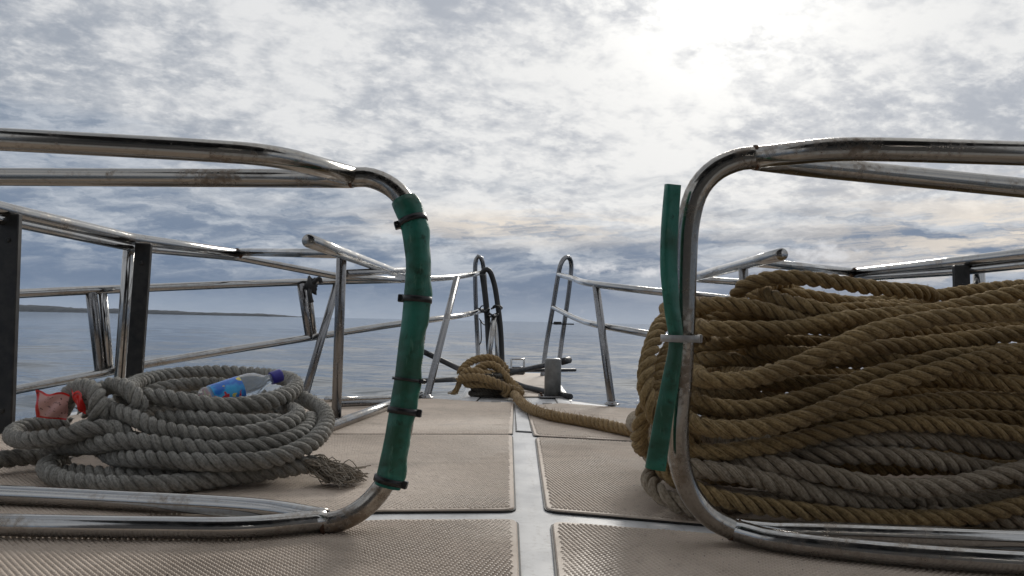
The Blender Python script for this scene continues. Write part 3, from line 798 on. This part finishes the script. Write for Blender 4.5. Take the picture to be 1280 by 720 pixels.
# black rag knotted on the left rail
rg = thing('black_rag', P(388, 358, 4.2), 'small black rag knotted round the left bow rail', 'rag')
c = P(389, 358, 4.22)
def blob(c, r, seed, sq=(1, 1, 1), nu=18, nv=12, amp=0.3):
    g = np.random.default_rng(seed); ph = g.uniform(0, 6.28, 12); V, Fc = [], []
    for i in range(nv + 1):
        th = math.pi * i / nv
        for j in range(nu):
            a = 2 * math.pi * j / nu
            d = np.array([math.sin(th) * math.cos(a), math.sin(th) * math.sin(a), math.cos(th)])
            k = 1 + amp * (math.sin(3 * d[0] * 2 + ph[0]) * math.sin(4 * d[2] + ph[1]) + 0.6 * math.sin(9 * d[1] + ph[2]) * math.sin(8 * d[2] + ph[3]))
            V.append(c + d * r * k * np.array(sq))
    for i in range(nv):
        for j in range(nu):
            k = (j + 1) % nu; Fc.append((i * nu + j, (i + 1) * nu + j, (i + 1) * nu + k, i * nu + k))
    return V, Fc
mk('knot', blob(c, 0.030, 3, (1, 0.9, 1.5)), M['black_rubber'], rg)
mk('tail', tube(catmull([c, c + np.array([.03, -.02, .03]), c + np.array([.05, -.02, .045]), c + np.array([.055, -.02, .02])], False, .01), 0.011, 8), M['black_rubber'], rg)
mk('tail', tube(catmull([c, c + np.array([0, -.03, -.04]), c + np.array([.012, -.03, -.085])], False, .01), 0.013, 8), M['black_rubber'], rg)

# ------------------------------------------------------------------ bollard, anchor bars, bow roller
bo = G(690.5, 497.5); bo[2] = 0.004
bt = thing('bollard', bo, 'plain grey steel bollard post standing at the bow', 'bollard')
mk('post', lathe([(0.046, 0.008), (0.046, 0.206), (0.0445, 0.2105), (0.041, 0.2125)], bo, (0, 0, 1), 36), mat_plain('bollard_steel', (0.20, 0.20, 0.195), 0.45, 0.3, 22, 0.2), bt)
M['cap'] = mat_steel('bollard_cap_steel', (0.55, 0.55, 0.55), 0.3, 0.3)
mk('cap', lathe([(0.0405, 0.2128), (0.037, 0.2155), (0.0005, 0.2158)], bo, (0, 0, 1), 32), M['cap'], bt)
mk('base_plate', box(bo + np.array([0, 0, 0.006]), (0.075, 0, 0), (0, 0.075, 0), (0, 0, 0.0045), 0.003), M['steel_dull'], bt, False)
for sx in (-1, 1):
    for sy in (-1, 1):
        mk('bolt', lathe([(0.009, 0.011), (0.009, 0.017), (0.006, 0.020)], bo + np.array([sx * .062, sy * .062, 0]), (0, 0, 1), 6), M['rust'], bt, False)
an = thing('anchor', (-0.1, 5.0, 0.0), 'dark metal anchor with splayed arms lying under the knotted bow rope', 'anchor')
hub = P(604, 470, 4.9)
M['iron'] = mat_plain('dark_iron', (0.045, 0.046, 0.05), 0.5, 0.5, 40, 0.5, 0.3)
for (a, b, r) in (((574, 461), (530, 440), .017), ((576, 474), (519, 476.5), .015), ((628, 468.5), (709, 450.5), .017), ((628, 463), (719, 462.5), .012)):
    Ya = {530: 4.6, 519: 4.55, 709: 5.3, 719: 5.5}[b[0]]
    mk('arm', tube(np.linspace(P(*a, 4.95), P(*b, Ya), 4), [r * 1.1, r, r, r * .95], 10), M['iron'], an)
mk('shank', tube(fillet([P(630, 472, 4.9), G(652, 483, 0.03), G(684, 490, 0.02), G(713, 496, 0.02)], 0.1), 0.017, 10), M['iron'], an)
mk('arm_tip', tube([P(703, 452, 5.24), P(711, 450, 5.32)], 0.024, 10), M['black_rubber'], an)
ro = thing('bow_roller', G(646, 467), 'small pale metal roller frame at the tip of the bow platform', 'bow roller')
for x in (639, 655): mk('upright', seg(G(x, 468.5), P(x, 449, G(x, 468)[1]), 0.0085, sides=8), M['steel'], ro)
y6 = G(640, 468)[1]
mk('top_bar', seg(P(638.5, 449, y6), P(655.5, 449, y6), 0.006, sides=8), M['steel'], ro)
mk('cross_bar', seg(P(639, 459.5, y6), P(655, 459.5, y6), 0.008, sides=8), M['steel_dull'], ro)
mk('bracket', box(P(646.5, 468, y6 - 0.08), (0.05, 0, 0), (0, 0.04, 0), (0, 0, 0.018)), M['iron'], ro, False)

# ------------------------------------------------------------------ ropes
def rope_geo(path, R, pitch, seed=0, taper=False, sides=9):
    p = resample(path, pitch / 13); n = len(p); T, N, B = frames(p)
    d = np.r_[0, np.cumsum(np.linalg.norm(np.diff(p, axis=0), axis=1))]
    g = np.random.default_rng(seed)
    wob = np.interp(d, np.linspace(0, d[-1], max(4, int(d[-1] / 0.08))), g.normal(0, 1, max(4, int(d[-1] / 0.08))))
    wob2 = np.interp(d, np.linspace(0, d[-1], max(4, int(d[-1] / 0.15))), g.normal(0, 1, max(4, int(d[-1] / 0.15))))
    off, a = 0.545 * R, 0.470 * R
    Vs, Fs, UVs, base = [], [], [], 0
    ph = np.arange(sides) * 2 * math.pi / sides
    for k in range(3):
        th = d * 2 * math.pi / pitch + 2 * math.pi * k / 3 + 0.45 * wob2 + 0.2 * wob
        rad = np.cos(th)[:, None] * N + np.sin(th)[:, None] * B
        c = p + rad * off * (1 + 0.05 * wob[:, None])
        t = np.gradient(c, axis=0); t /= np.linalg.norm(t, axis=1)[:, None]
        rd = rad - t * np.sum(rad * t, 1)[:, None]; rd /= np.linalg.norm(rd, axis=1)[:, None]; sd = np.cross(t, rd)
        end = np.clip(np.minimum(np.arange(n), np.arange(n)[::-1]) / 5.0, 0.0, 1.0) ** 0.5
        rr = a * (1 + 0.035 * g.normal(0, 1, (n, sides, 1))) * ((1 + 0.06 * wob2) * np.maximum(end, 0.02))[:, None, None]
        ring = c[:, None] + rr * (np.cos(ph)[None, :, None] * rd[:, None] * 1.0 + np.sin(ph)[None, :, None] * sd[:, None] * 1.04)
        Vs.append(ring.reshape(-1, 3))
        i, j = np.meshgrid(np.arange(n - 1), np.arange(sides), indexing='ij'); jn = (j + 1) % sides
        Fs.append((np.stack([i * sides + j, i * sides + jn, (i + 1) * sides + jn, (i + 1) * sides + j], -1) + base).reshape(-1, 4))
        u0, u1 = j / sides, (j + 1) / sides
        UVs.append(np.stack([np.stack([u0 + k * 3, d[i]], -1), np.stack([u1 + k * 3, d[i]], -1), np.stack([u1 + k * 3, d[i + 1]], -1), np.stack([u0 + k * 3, d[i + 1]], -1)], 2).reshape(-1, 2))
        base += n * sides
    return np.vstack(Vs), np.vstack(Fs), np.vstack(UVs)
def fuzz_geo(geos, per, seed, lo=0.003, hi=0.010, w=0.0005):
    g = np.random.default_rng(seed); V, Fc = [], []
    A = np.vstack([q[0] for q in geos]); Cn = np.vstack([np.repeat(q[0].reshape(-1, 9, 3).mean(1), 9, 0) for q in geos])
    idx = g.integers(0, len(A), per); p = A[idx]; nrm = p - Cn[idx]; nrm /= np.linalg.norm(nrm, axis=1)[:, None] + 1e-9
    d = nrm + g.normal(0, 0.6, p.shape); d /= np.linalg.norm(d, axis=1)[:, None]
    s = np.cross(d, g.normal(0, 1, p.shape)); s /= np.linalg.norm(s, axis=1)[:, None] + 1e-9
    L = g.uniform(lo, hi, (per, 1))
    V = np.stack([p - s * w, p + s * w, p + d * L], 1).reshape(-1, 3)
    return V, np.arange(per * 3).reshape(-1, 3)
def relax(loops, R, iters=40, zmin=None, ymin=None, pull=0.02, step=0.03):
    """push rope runs apart so that they rest on each other instead of running through each other"""
    ps = [resample(q, step) for q in loops]
    n = [len(q) for q in ps]; X = np.vstack(ps); X0 = X.copy()
    lid = np.repeat(np.arange(len(ps)), n); ii = np.concatenate([np.arange(k) for k in n]); nn = np.repeat(n, n)
    dd = np.abs(ii[:, None] - ii[None]); dd = np.minimum(dd, np.abs(nn[:, None] - dd))
    near = (lid[:, None] == lid[None]) & (dd * step < 5 * R)
    for it in range(iters):
        D = X[:, None] - X[None]; L = np.sqrt((D ** 2).sum(-1)) + 1e-6
        ov = np.clip(1.93 * R - L, 0, None); ov[near] = 0
        mv = (D / L[..., None] * ov[..., None]).sum(1) / np.maximum((ov > 0).sum(1), 1)[:, None] * 0.42
        mv[:, 0] *= 0.7
        X = X + mv + (X0 - X) * pull
        if zmin is not None: X[:, 2] = np.maximum(X[:, 2], zmin)
        if ymin is not None: X[:, 1] = np.maximum(X[:, 1], ymin)
        k = 0
        for m_ in n:
            q = X[k:k + m_]; s = q.copy(); s[1:-1] = 0.25 * q[:-2] + 0.5 * q[1:-1] + 0.25 * q[2:]; X[k:k + m_] = 0.55 * q + 0.45 * s; k += m_
    out, k = [], 0
    for m_ in n: out.append(catmull(X[k:k + m_], False, 0.012)); k += m_
    return out

# ---- the grey coil on the left
RL = 0.0230
def ply(*q): return np.array([P(x, y, Y) for x, y, Y in q])
left_runs = [
    # top ring: back, right bend, front, knot side
    ply((150, 496, 2.12), (163, 482, 2.30), (185, 473, 2.48), (229, 466, 2.58), (271, 464, 2.60), (317, 467, 2.58), (360, 473, 2.48), (374, 485, 2.34), (358, 496, 2.22), (333, 504, 2.14), (300, 511, 2.08), (262, 510, 2.06), (217, 498, 2.05), (178, 489, 2.06), (146, 491, 2.08)),
    ply((120, 530, 2.2), (160, 500, 2.35), (205, 482, 2.48), (235, 479, 2.51), (268, 478, 2.50), (310, 485, 2.46), (335, 500, 2.40)),
    ply((140, 512, 2.02), (160, 524, 1.98), (190, 538, 1.95), (233, 547, 1.93), (283, 549, 1.93), (333, 541, 1.98), (365, 530, 2.06), (380, 518, 2.16), (370, 509, 2.24), (350, 508, 2.28), (320, 508, 2.3)),
    ply((190, 523, 2.06), (225, 523, 2.05), (258, 523, 2.04), (292, 529, 2.03), (333, 531, 2.06), (356, 524, 2.14)),
    ply((368, 495, 2.42), (392, 504, 2.34), (409, 524, 2.20), (402, 545, 2.08), (378, 565, 1.97), (345, 577, 1.90), (300, 580, 1.875), (250, 577, 1.87), (205, 573, 1.875), (160, 566, 1.90), (128, 563, 1.96), (118, 555, 2.04), (140, 545, 2.14)),
    ply((170, 548, 1.96), (125, 547, 1.94), (85, 547, 1.94), (48, 551, 1.95), (18, 552, 2.0), (9, 541, 2.10), (26, 530, 2.18), (56, 527, 2.20), (90, 532, 2.2)),
    ply((80, 565, 2.06), (56, 574, 1.99), (52, 590, 1.92), (80, 604, 1.85), (133, 611, 1.82), (188, 612, 1.82), (232, 604, 1.86), (280, 596, 1.90), (330, 590, 1.94), (372, 582, 1.98), (398, 576, 2.0)),
    ply((-60, 590, 1.95), (-25, 578, 1.99), (8, 570, 2.03), (45, 567, 2.08), (90, 566, 2.12)),
    ply((76, 520, 2.14), (82, 493, 2.12), (100, 480, 2.08), (122, 483, 2.02), (137, 502, 1.98), (136, 522, 1.97), (120, 532, 2.0)),
    ply((58, 566, 2.05), (105, 556, 1.98), (160, 553, 1.92), (235, 562, 1.90), (310, 563, 1.92), (362, 551, 2.0), (388, 535, 2.12), (392, 518, 2.26)),
    ply((96, 505, 2.10), (118, 486, 2.10), (150, 482, 2.08), (178, 494, 2.02), (186, 511, 1.99), (168, 521, 2.0), (140, 520, 2.06), (118, 512, 2.14)),
    ply((70, 598, 1.96), (120, 592, 1.92), (180, 598, 1.90), (240, 590, 1.93), (300, 592, 1.95), (360, 575, 2.06)),
    # under-layers that close the ring
    ply((140, 580, 1.98), (210, 590, 1.95), (280, 588, 1.97), (345, 575, 2.08), (375, 545, 2.26), (350, 518, 2.46), (270, 512, 2.56), (180, 514, 2.52), (110, 528, 2.38), (80, 548, 2.2), (95, 565, 2.06)),
    ply((110, 560, 2.1), (200, 560, 2.04), (290, 560, 2.04), (360, 540, 2.2), (360, 505, 2.44), (270, 494, 2.56), (170, 500, 2.50), (100, 522, 2.35)),
]
g = np.random.default_rng(41)
lp = relax([catmull(q, False, 0.02) for q in left_runs], RL, 45, zmin=MZ + RL + 0.001, ymin=1.745 + 0.03)
cl = thing('rope_coil', (-0.85, 2.15, 0), 'thick grey three-strand rope coiled on the left of the deck', 'rope')
lg = [rope_geo(q, RL, 0.086, 60 + k) for k, q in enumerate(lp)]
for q in lg: mk('rope_run', q, M['rope_grey'], cl)
tag(mk('loose_fibres', fuzz_geo(lg, 70000, 9, 0.002, 0.008), M['rope_grey'], cl, False), kind='stuff')
def frayed(parent, a, dirn, mat, n=90, L=0.15, r=0.0022, spread=0.5, seed=2):
    g = np.random.default_rng(seed); gs = []
    dirn = dirn / np.linalg.norm(dirn); s = np.cross(dirn, [0, 0, 1.0])
    for k in range(n):
        o = a + s * g.normal(0, 0.012) + np.array([0, 0, g.uniform(-0.014, 0.010)])
        l = L * g.uniform(0.45, 1.15); y = g.normal(0, spread); pts = [o]
        for i in range(1, 5):
            f = i / 4; q = o + dirn * l * f + s * (y * l * f ** 1.3 * 0.6 + g.normal(0, 0.011)) + np.array([0, 0, g.normal(0.0, 0.008) - 0.032 * f])
            q[2] = max(q[2], MZ + 0.005 + g.uniform(0, 0.012)); pts.append(q)
        gs.append(tube(catmull(pts, False, 0.012), r * g.uniform(.6, 1.2), 5, cap=False))
    mk('frayed_end', join(*gs), mat, parent)
e = lp[6][-1]; frayed(cl, e - np.array([0.02, 0, 0]), np.array([1.0, -0.16, -0.05]), mat_rope('frayed_rope', (0.20, 0.17, 0.135), (0.42, 0.37, 0.30), (0.16, 0.13, 0.10)), 300, 0.115, 0.0014)

# ---- the big pile on the right
RR = 0.0202
def right_loop(front, yo=0.0, back_y=2.45, dz=0.0, xl=0.335, xr=1.55, left_in=True, drop=0.0):
    """closed run: traced across the front, round the outboard end, back behind, round the inboard end"""
    f = []
    for (x, y, *Y) in front:
        z = P(x, y, 1.7)[2]
        f.append(P(x, y, (Y[0] if Y else 1.665 + 0.20 * max(z, 0) + yo)))
    f = np.array(f); zl, zr = f[0][2], f[-1][2]
    j = lambda s: rng.normal(0, s)
    back = [(xr - 0.10, f[-1][1] + 0.06, zr + dz * .1), (xr + j(.03), (f[-1][1] + back_y) / 2, zr + dz * .3), (xr - .12, back_y - .04, zr + dz * .6 + j(.01)),
            (1.15, back_y + j(.03), (zr + zl) / 2 + dz + j(.02)), (0.75, back_y + j(.03), (zr + zl) / 2 + dz + j(.02)), (xl + .14, back_y - .08, zl + dz * .9),
            (xl + .012 + j(.01), (f[0][1] + back_y) / 2 + .05, zl + dz * .6), (xl + 0.02 + j(.008), f[0][1] + 0.10, zl + dz * .25 - drop)]
    return catmull(np.roll(np.vstack([f, back]), len(back) // 2, axis=0), True, 0.02)
tan = [
    right_loop([(863, 474), (926, 478), (988, 462), (1030, 441), (1061, 423), (1116, 407), (1171, 397), (1280, 389), (1400, 386)], -0.025, 2.40, 0.02, xl=.40),
    right_loop([(870, 411), (936, 411), (999, 410), (1045, 399), (1116, 394), (1171, 389), (1229, 376), (1280, 365), (1380, 350)], 0.09, 2.35, 0.02, xl=.44),
    right_loop([(950, 470, 1.80), (1010, 452, 1.76), (1072, 437), (1155, 430), (1280, 416), (1400, 410)], 0.055, 2.5, -.02, xl=.55),
    right_loop([(863, 503), (926, 513), (988, 503), (1072, 475), (1147, 455), (1210, 445, 1.76), (1300, 440, 1.84), (1400, 440, 1.86)], 0.045, 2.42, 0.10, xl=.40),
    right_loop([(863, 535), (947, 537), (1009, 522), (1072, 494), (1155, 467), (1218, 450), (1280, 438), (1400, 425)], -0.015, 2.46, 0.06, xl=.37),
    right_loop([(1000, 530, 1.80), (1072, 514, 1.73), (1134, 505), (1197, 499), (1280, 501), (1400, 510)], 0.07, 2.38, 0.0, xl=.56),
    right_loop([(1120, 450, 1.86), (1170, 456, 1.76), (1200, 466), (1238, 479), (1280, 484), (1400, 490)], 0.05, 2.30, 0.04, xl=.6, xr=1.48),
    right_loop([(859, 564), (926, 568), (988, 553), (1051, 536), (1113, 528), (1197, 532), (1259, 541), (1400, 560)], 0.015, 2.5, 0.08, xl=.37),
    right_loop([(872, 616), (926, 630), (988, 637), (1072, 645), (1155, 649), (1218, 647), (1280, 637), (1400, 615)], -0.005, 2.44, 0.16, xl=.345),
    right_loop([(870, 381), (917, 379), (967, 388), (1010, 402), (1060, 412, 1.86), (1150, 416, 1.95), (1280, 410, 2.0), (1400, 405, 2.0)], 0.11, 2.38, -0.01, xl=.40),
    # hidden inner turns that fill the pile
    *[catmull(np.array([[0.46 + rng.uniform(-.02, .03), 2.16, z], [0.56, 2.03 + rng.normal(0, .012), z + rng.normal(0, .008)], [0.85, 2.0 + rng.normal(0, .015), z + rng.normal(0, .012)],
                        [1.15, 2.01 + rng.normal(0, .015), z + rng.normal(0, .012)], [1.45, 2.02, z + rng.normal(0, .01)], [1.58, 2.12, z], [1.50, 2.26, z], [1.1, 2.29, z], [0.7, 2.28, z + .01], [0.55, 2.27, z]]), False, .02)
      for z in np.arange(0.035, 0.40, 0.0415)],
    # loose bights on the top of the pile
    catmull(ply((1000, 402, 1.96), (930, 385, 2.0), (908, 372, 1.97), (924, 354, 1.93), (955, 346, 1.90), (990, 345, 1.89), (1040, 352, 1.89), (1095, 361, 1.90), (1150, 364, 1.93), (1172, 371, 2.0), (1160, 382, 2.06), (1110, 385, 2.05), (1050, 378, 2.04), (1005, 368, 2.05), (972, 362, 2.06), (930, 372, 2.1)), False, 0.02),
    catmull(ply((1010, 372, 2.12), (975, 358, 2.08), (952, 357, 2.0), (950, 366, 1.93), (967, 375, 1.89), (999, 385, 1.86), (1036, 393, 1.85), (1080, 404, 1.92), (1120, 410, 2.0)), False, 0.02),
    catmull(ply((880, 400, 2.0), (905, 392, 1.94), (950, 392, 1.92), (1000, 397, 1.95), (1060, 386, 2.0), (1140, 388, 2.0), (1230, 392, 2.0), (1330, 388, 2.0)), False, 0.02),
    # turns slung down over the inboard end of the pile
    catmull(ply((900, 395, 2.05), (850, 390, 1.98), (829, 398, 1.90), (817, 425, 1.80), (806, 455, 1.74), (803, 490, 1.70), (812, 520, 1.68), (835, 545, 1.69), (870, 560, 1.76)), False, 0.02),
    catmull(ply((890, 420, 2.05), (848, 420, 1.92), (832, 445, 1.82), (818, 480, 1.75), (805, 515, 1.72), (795, 545, 1.74), (800, 562, 1.80), (830, 565, 1.9), (880, 570, 1.96)), False, 0.02),
]
pale = [
    right_loop([(1000, 562, 1.76), (1072, 551), (1155, 547), (1218, 557), (1280, 566), (1400, 580)], 0.05, 2.5, 0.0, xl=.55),
    right_loop([(960, 572, 1.78), (1009, 570, 1.73), (1092, 568, 1.72), (1176, 576, 1.72), (1230, 587, 1.74), (1300, 600, 1.78), (1400, 610, 1.8)], 0.0, 2.40, 0.0, xl=.52, xr=1.48),
    right_loop([(862, 560, 1.76), (900, 568, 1.74), (955, 580, 1.70), (1009, 588), (1072, 603), (1147, 613), (1218, 603), (1280, 587), (1400, 560)], -0.015, 2.46, 0.02),
    right_loop([(863, 585), (926, 592), (988, 608), (1051, 624), (1134, 632, 1.72), (1230, 628, 1.75), (1320, 628, 1.8), (1400, 630, 1.82)], 0.0, 2.42, 0.0),
    catmull(ply((1300, 640, 1.9), (1150, 645, 1.86), (1000, 640, 1.84), (900, 640, 1.76), (850, 636, 1.69), (822, 619, 1.71), (808, 598, 1.80), (830, 585, 1.95), (900, 575, 2.1)), False, 0.02),
    catmull(ply((1120, 662, 1.74), (1218, 661, 1.68), (1280, 663, 1.67), (1400, 668, 1.66)), False, 0.02),
]
allr = relax(tan + pale, RR, 46, zmin=MZ + RR + 0.001, ymin=1.585, pull=0.06)
ct = thing('rope_coil', (0.95, 2.0, 0), 'large heap of thick tan rope piled on the right of the deck', 'rope')
cp = thing('rope_coil', (0.95, 1.95, 0), 'pale grey-beige rope in the lower layers of the right heap', 'rope')
tg = [rope_geo(q, RR * 0.97, 0.094, 100 + k) for k, q in enumerate(allr[:len(tan)])]
pg = [rope_geo(q, RR * 1.07, 0.100, 160 + k) for k, q in enumerate(allr[len(tan):])]
for q in tg: mk('rope_run', q, M['rope_tan'], ct)
for q in pg: mk('rope_run', q, M['rope_pale'], cp)
tag(mk('loose_fibres', fuzz_geo(tg, 60000, 10, 0.002, 0.011, 0.0004), M['rope_tan'], ct, False), kind='stuff')

# ---- the bow rope: knotted bundle and the line running aft
RB = 0.0235
bow = thing('mooring_rope', G(615, 497), 'brown rope knotted at the bow with its line running aft to the heap', 'rope')
runs = [
    ply((634, 484, 4.50), (620, 474, 4.42), (600, 465, 4.36), (582, 464, 4.38), (573, 471, 4.44), (581, 480, 4.40), (602, 479, 4.33), (622, 482, 4.32), (638, 492, 4.30), (648, 501, 4.25)),
    ply((574, 468, 4.5), (580, 456, 4.56), (594, 448, 4.60), (613, 445, 4.62), (628, 450, 4.64), (632, 461, 4.64), (624, 471, 4.6), (606, 469, 4.58), (596, 460, 4.62)),
    ply((588, 472, 4.40), (597, 459, 4.46), (611, 452, 4.48), (624, 456, 4.5), (628, 467, 4.46), (636, 479, 4.42), (647, 487, 4.36), (653, 494, 4.32), (646, 500, 4.28)),
    ply((573, 474, 4.40), (588, 469, 4.34), (608, 473, 4.30), (630, 484, 4.28), (643, 490, 4.27), (643, 500, 4.25), (634, 496, 4.33)),
    ply((600, 452, 4.70), (618, 449, 4.72), (634, 456, 4.70), (636, 468, 4.66), (626, 476, 4.60), (610, 480, 4.5)),
    np.vstack([ply((628, 478, 4.42), (640, 492, 4.33)), [G(650, 503, .026), G(662, 512, .028), G(690, 520.5, .03), G(740, 529, .03), G(795, 541, .03), G(860, 552, .03), G(930, 556, .03)]]),
]
bp = relax([catmull(q, False, 0.02) for q in runs], RB, 25, zmin=MZ + RB + 0.001)
bgs = [rope_geo(q, RB, 0.085, 200 + k) for k, q in enumerate(bp)]
for q in bgs: mk('rope_run', q, M['rope_bow'], bow)
tag(mk('loose_fibres', fuzz_geo(bgs, 6000, 12, 0.006, 0.03, 0.0009), M['rope_bow'], bow, False), kind='stuff')
frayed(bow, P(577, 472, 4.40), np.array([-0.5, -0.3, -0.8]), M['rope_bow'], 60, 0.10, 0.0022, 0.6, 8)
dk = thing('rope_bundle', G(612, 497), 'small dark coil of rope lying beneath the brown bow knot', 'rope')
dr = []
for k in range(5):
    c = P(612, 490, 4.42); a0 = rng.uniform(0, 6)
    dr.append(np.array([[c[0] + (0.115 - .012 * k) * math.cos(a0 + a) * (1 + .1 * math.sin(2 * a)), c[1] + (0.08) * math.sin(a0 + a), 0.025 + 0.022 * k + 0.012 * math.sin(3 * a + k)] for a in np.linspace(0, 6.1, 18)]))
dp_ = relax([catmull(q, False, .02) for q in dr], 0.014, 20, zmin=0.018, step=.02)
for k, q in enumerate(dp_): mk('rope_run', rope_geo(q, 0.0145, 0.05, 300 + k, sides=7), M['rope_dark'], dk)

# ------------------------------------------------------------------ bottle and wrapper on the left coil
def bottle():
    a, b = P(250, 503, 2.16), P(348, 470, 2.30)
    d = (b - a); L = np.linalg.norm(d); d /= L
    t = thing('water_bottle', a, 'clear plastic bottle with blue label and dark blue cap lying on the grey coil', 'bottle')
    m, N, bs = newmat('bottle_plastic')
    bs.inputs['Base Color'].default_value = (0.75, 0.82, 0.88, 1); bs.inputs['Roughness'].default_value = 0.12
    bs.inputs['Transmission Weight'].default_value = 0.75; bs.inputs['IOR'].default_value = 1.25
    pr = [(0.0, 0.0), (0.024, 0.0), (0.031, 0.006), (0.0360, 0.015)]
    for i in range(6):
        h = 0.02 + i * 0.016; pr += [(0.0360, h), (0.0348, h + 0.006), (0.0360, h + 0.012)]
    pr += [(0.0360, 0.125), (0.0352, 0.140), (0.031, 0.158), (0.0205, 0.174), (0.0145, 0.184), (0.0132, 0.192), (0.0132, 0.205)]
    k = L / 0.222; pr = [(r, h * k) for r, h in pr]
    mk('body', lathe(pr[1:], a, d, 32), m, t)
    ml, N, bs = newmat('bottle_label')
    uvn = obj_co(N); n = N.noise(uvn, 26, 3, 0.5); n2 = N.noise(uvn, 34, 2, 0.5, 0.5)
    c = N.mix(N.sstep(n, 0.42, 0.58), (0.02, 0.16, 0.60), (0.05, 0.42, 0.80))
    c = N.mix(N.sstep(n2, 0.60, 0.63), c, (0.55, 0.03, 0.05))
    n3 = N.noise(N.vec(3.1, 2.2, 0.4), 1, 1) ; n4 = N.noise(obj_co(N, (40, 40, 55)), 1.0, 2, 0.5)
    c = N.mix(N.sstep(n4, 0.63, 0.66), c, (0.70, 0.60, 0.12))
    N.put(bs.inputs['Base Color'], c); bs.inputs['Roughness'].default_value = 0.3
    mk('label', lathe([(0.0365, 0.030 * k), (0.0368, 0.031 * k), (0.0368, 0.110 * k), (0.0365, 0.111 * k)], a, d, 32), ml, t)
    mk('cap', lathe([(0.0180, 0.200 * k), (0.0186, 0.203 * k), (0.0186, 0.227 * k), (0.0172, 0.2305 * k), (0.001, 0.231 * k)], a, d, 28), mat_plain('bottle_cap', (0.03, 0.025, 0.26), 0.35, 0.2, 20), t, False)
bottle()
def wrapper():
    t = thing('snack_wrapper', P(62, 520, 2.1), 'crumpled red and white plastic wrapper tucked in the grey coil', 'wrapper')
    m, N, bs = newmat('wrapper_film'); uv = N.n.new('ShaderNodeUVMap').outputs[0]; sp = N.n.new('ShaderNodeSeparateXYZ'); N.l.new(uv, sp.inputs[0])
    u, v = sp.outputs[0], sp.outputs[1]
    n = N.noise(N.vec(N.mul(u, 7.0), N.mul(v, 9.0), 0.0), 1.0, 3, 0.6, 0.3)
    red = N.m('MAXIMUM', N.sstep(N.add(u, N.mul(N.sub(n, .5), .06)), 0.15, 0.10), N.m('MAXIMUM', N.sstep(v, 0.90, 0.95), N.sstep(v, 0.09, 0.05)))
    c = N.mix(red, (0.62, 0.34, 0.30), (0.62, 0.02, 0.015))
    c = N.mix(N.sstep(n, 0.60, 0.64), c, (0.09, 0.03, 0.03))
    N.put(bs.inputs['Base Color'], c); bs.inputs['Roughness'].default_value = 0.25
    bs.inputs['Transmission Weight'].default_value = 0.0
    for part, (q, seed) in {'packet': ([(44, 489), (86, 493), (84, 525), (44, 522)], 1), 'torn_flap': ([(88, 487), (102, 492), (108, 518), (97, 513)], 2)}.items():
        nu, nv = 18, 12; V, Fc, uvs = [], [], []
        g = np.random.default_rng(seed)
        a = [P(x, y, 2.03 if seed == 1 else 1.985) for x, y in q]
        for lay in (0, 1):
            for i in range(nu + 1):
                for j in range(nv + 1):
                    s, r = i / nu, j / nv
                    p = (a[0] * (1 - s) + a[1] * s) * (1 - r) + (a[3] * (1 - s) + a[2] * s) * r
                    bul = math.sin(math.pi * s) ** .5 * math.sin(math.pi * r) ** .5
                    V.append(p + np.array([0, (-.008 if lay == 0 else .008) * bul + 0.006 * math.sin(7 * s + 3 * r + seed) * math.sin(5 * r + 2 * s), 0.004 * math.sin(9 * s + seed) * (1 - r)]))
        k1 = (nu + 1) * (nv + 1)
        for lay in (0, 1):
            for i in range(nu):
                for j in range(nv):
                    b = lay * k1 + i * (nv + 1) + j; f = [b, b + 1, b + nv + 2, b + nv + 1]
                    w = [(i / nu, 1 - j / nv), (i / nu, 1 - (j + 1) / nv), ((i + 1) / nu, 1 - (j + 1) / nv), ((i + 1) / nu, 1 - j / nv)]
                    if lay: f, w = f[::-1], w[::-1]
                    Fc.append(f); uvs += w
        if seed == 2: uvs = [(0.02, b_) for a_, b_ in uvs]
        mk(part, (np.array(V), np.array(Fc), uvs), m, t)
wrapper()
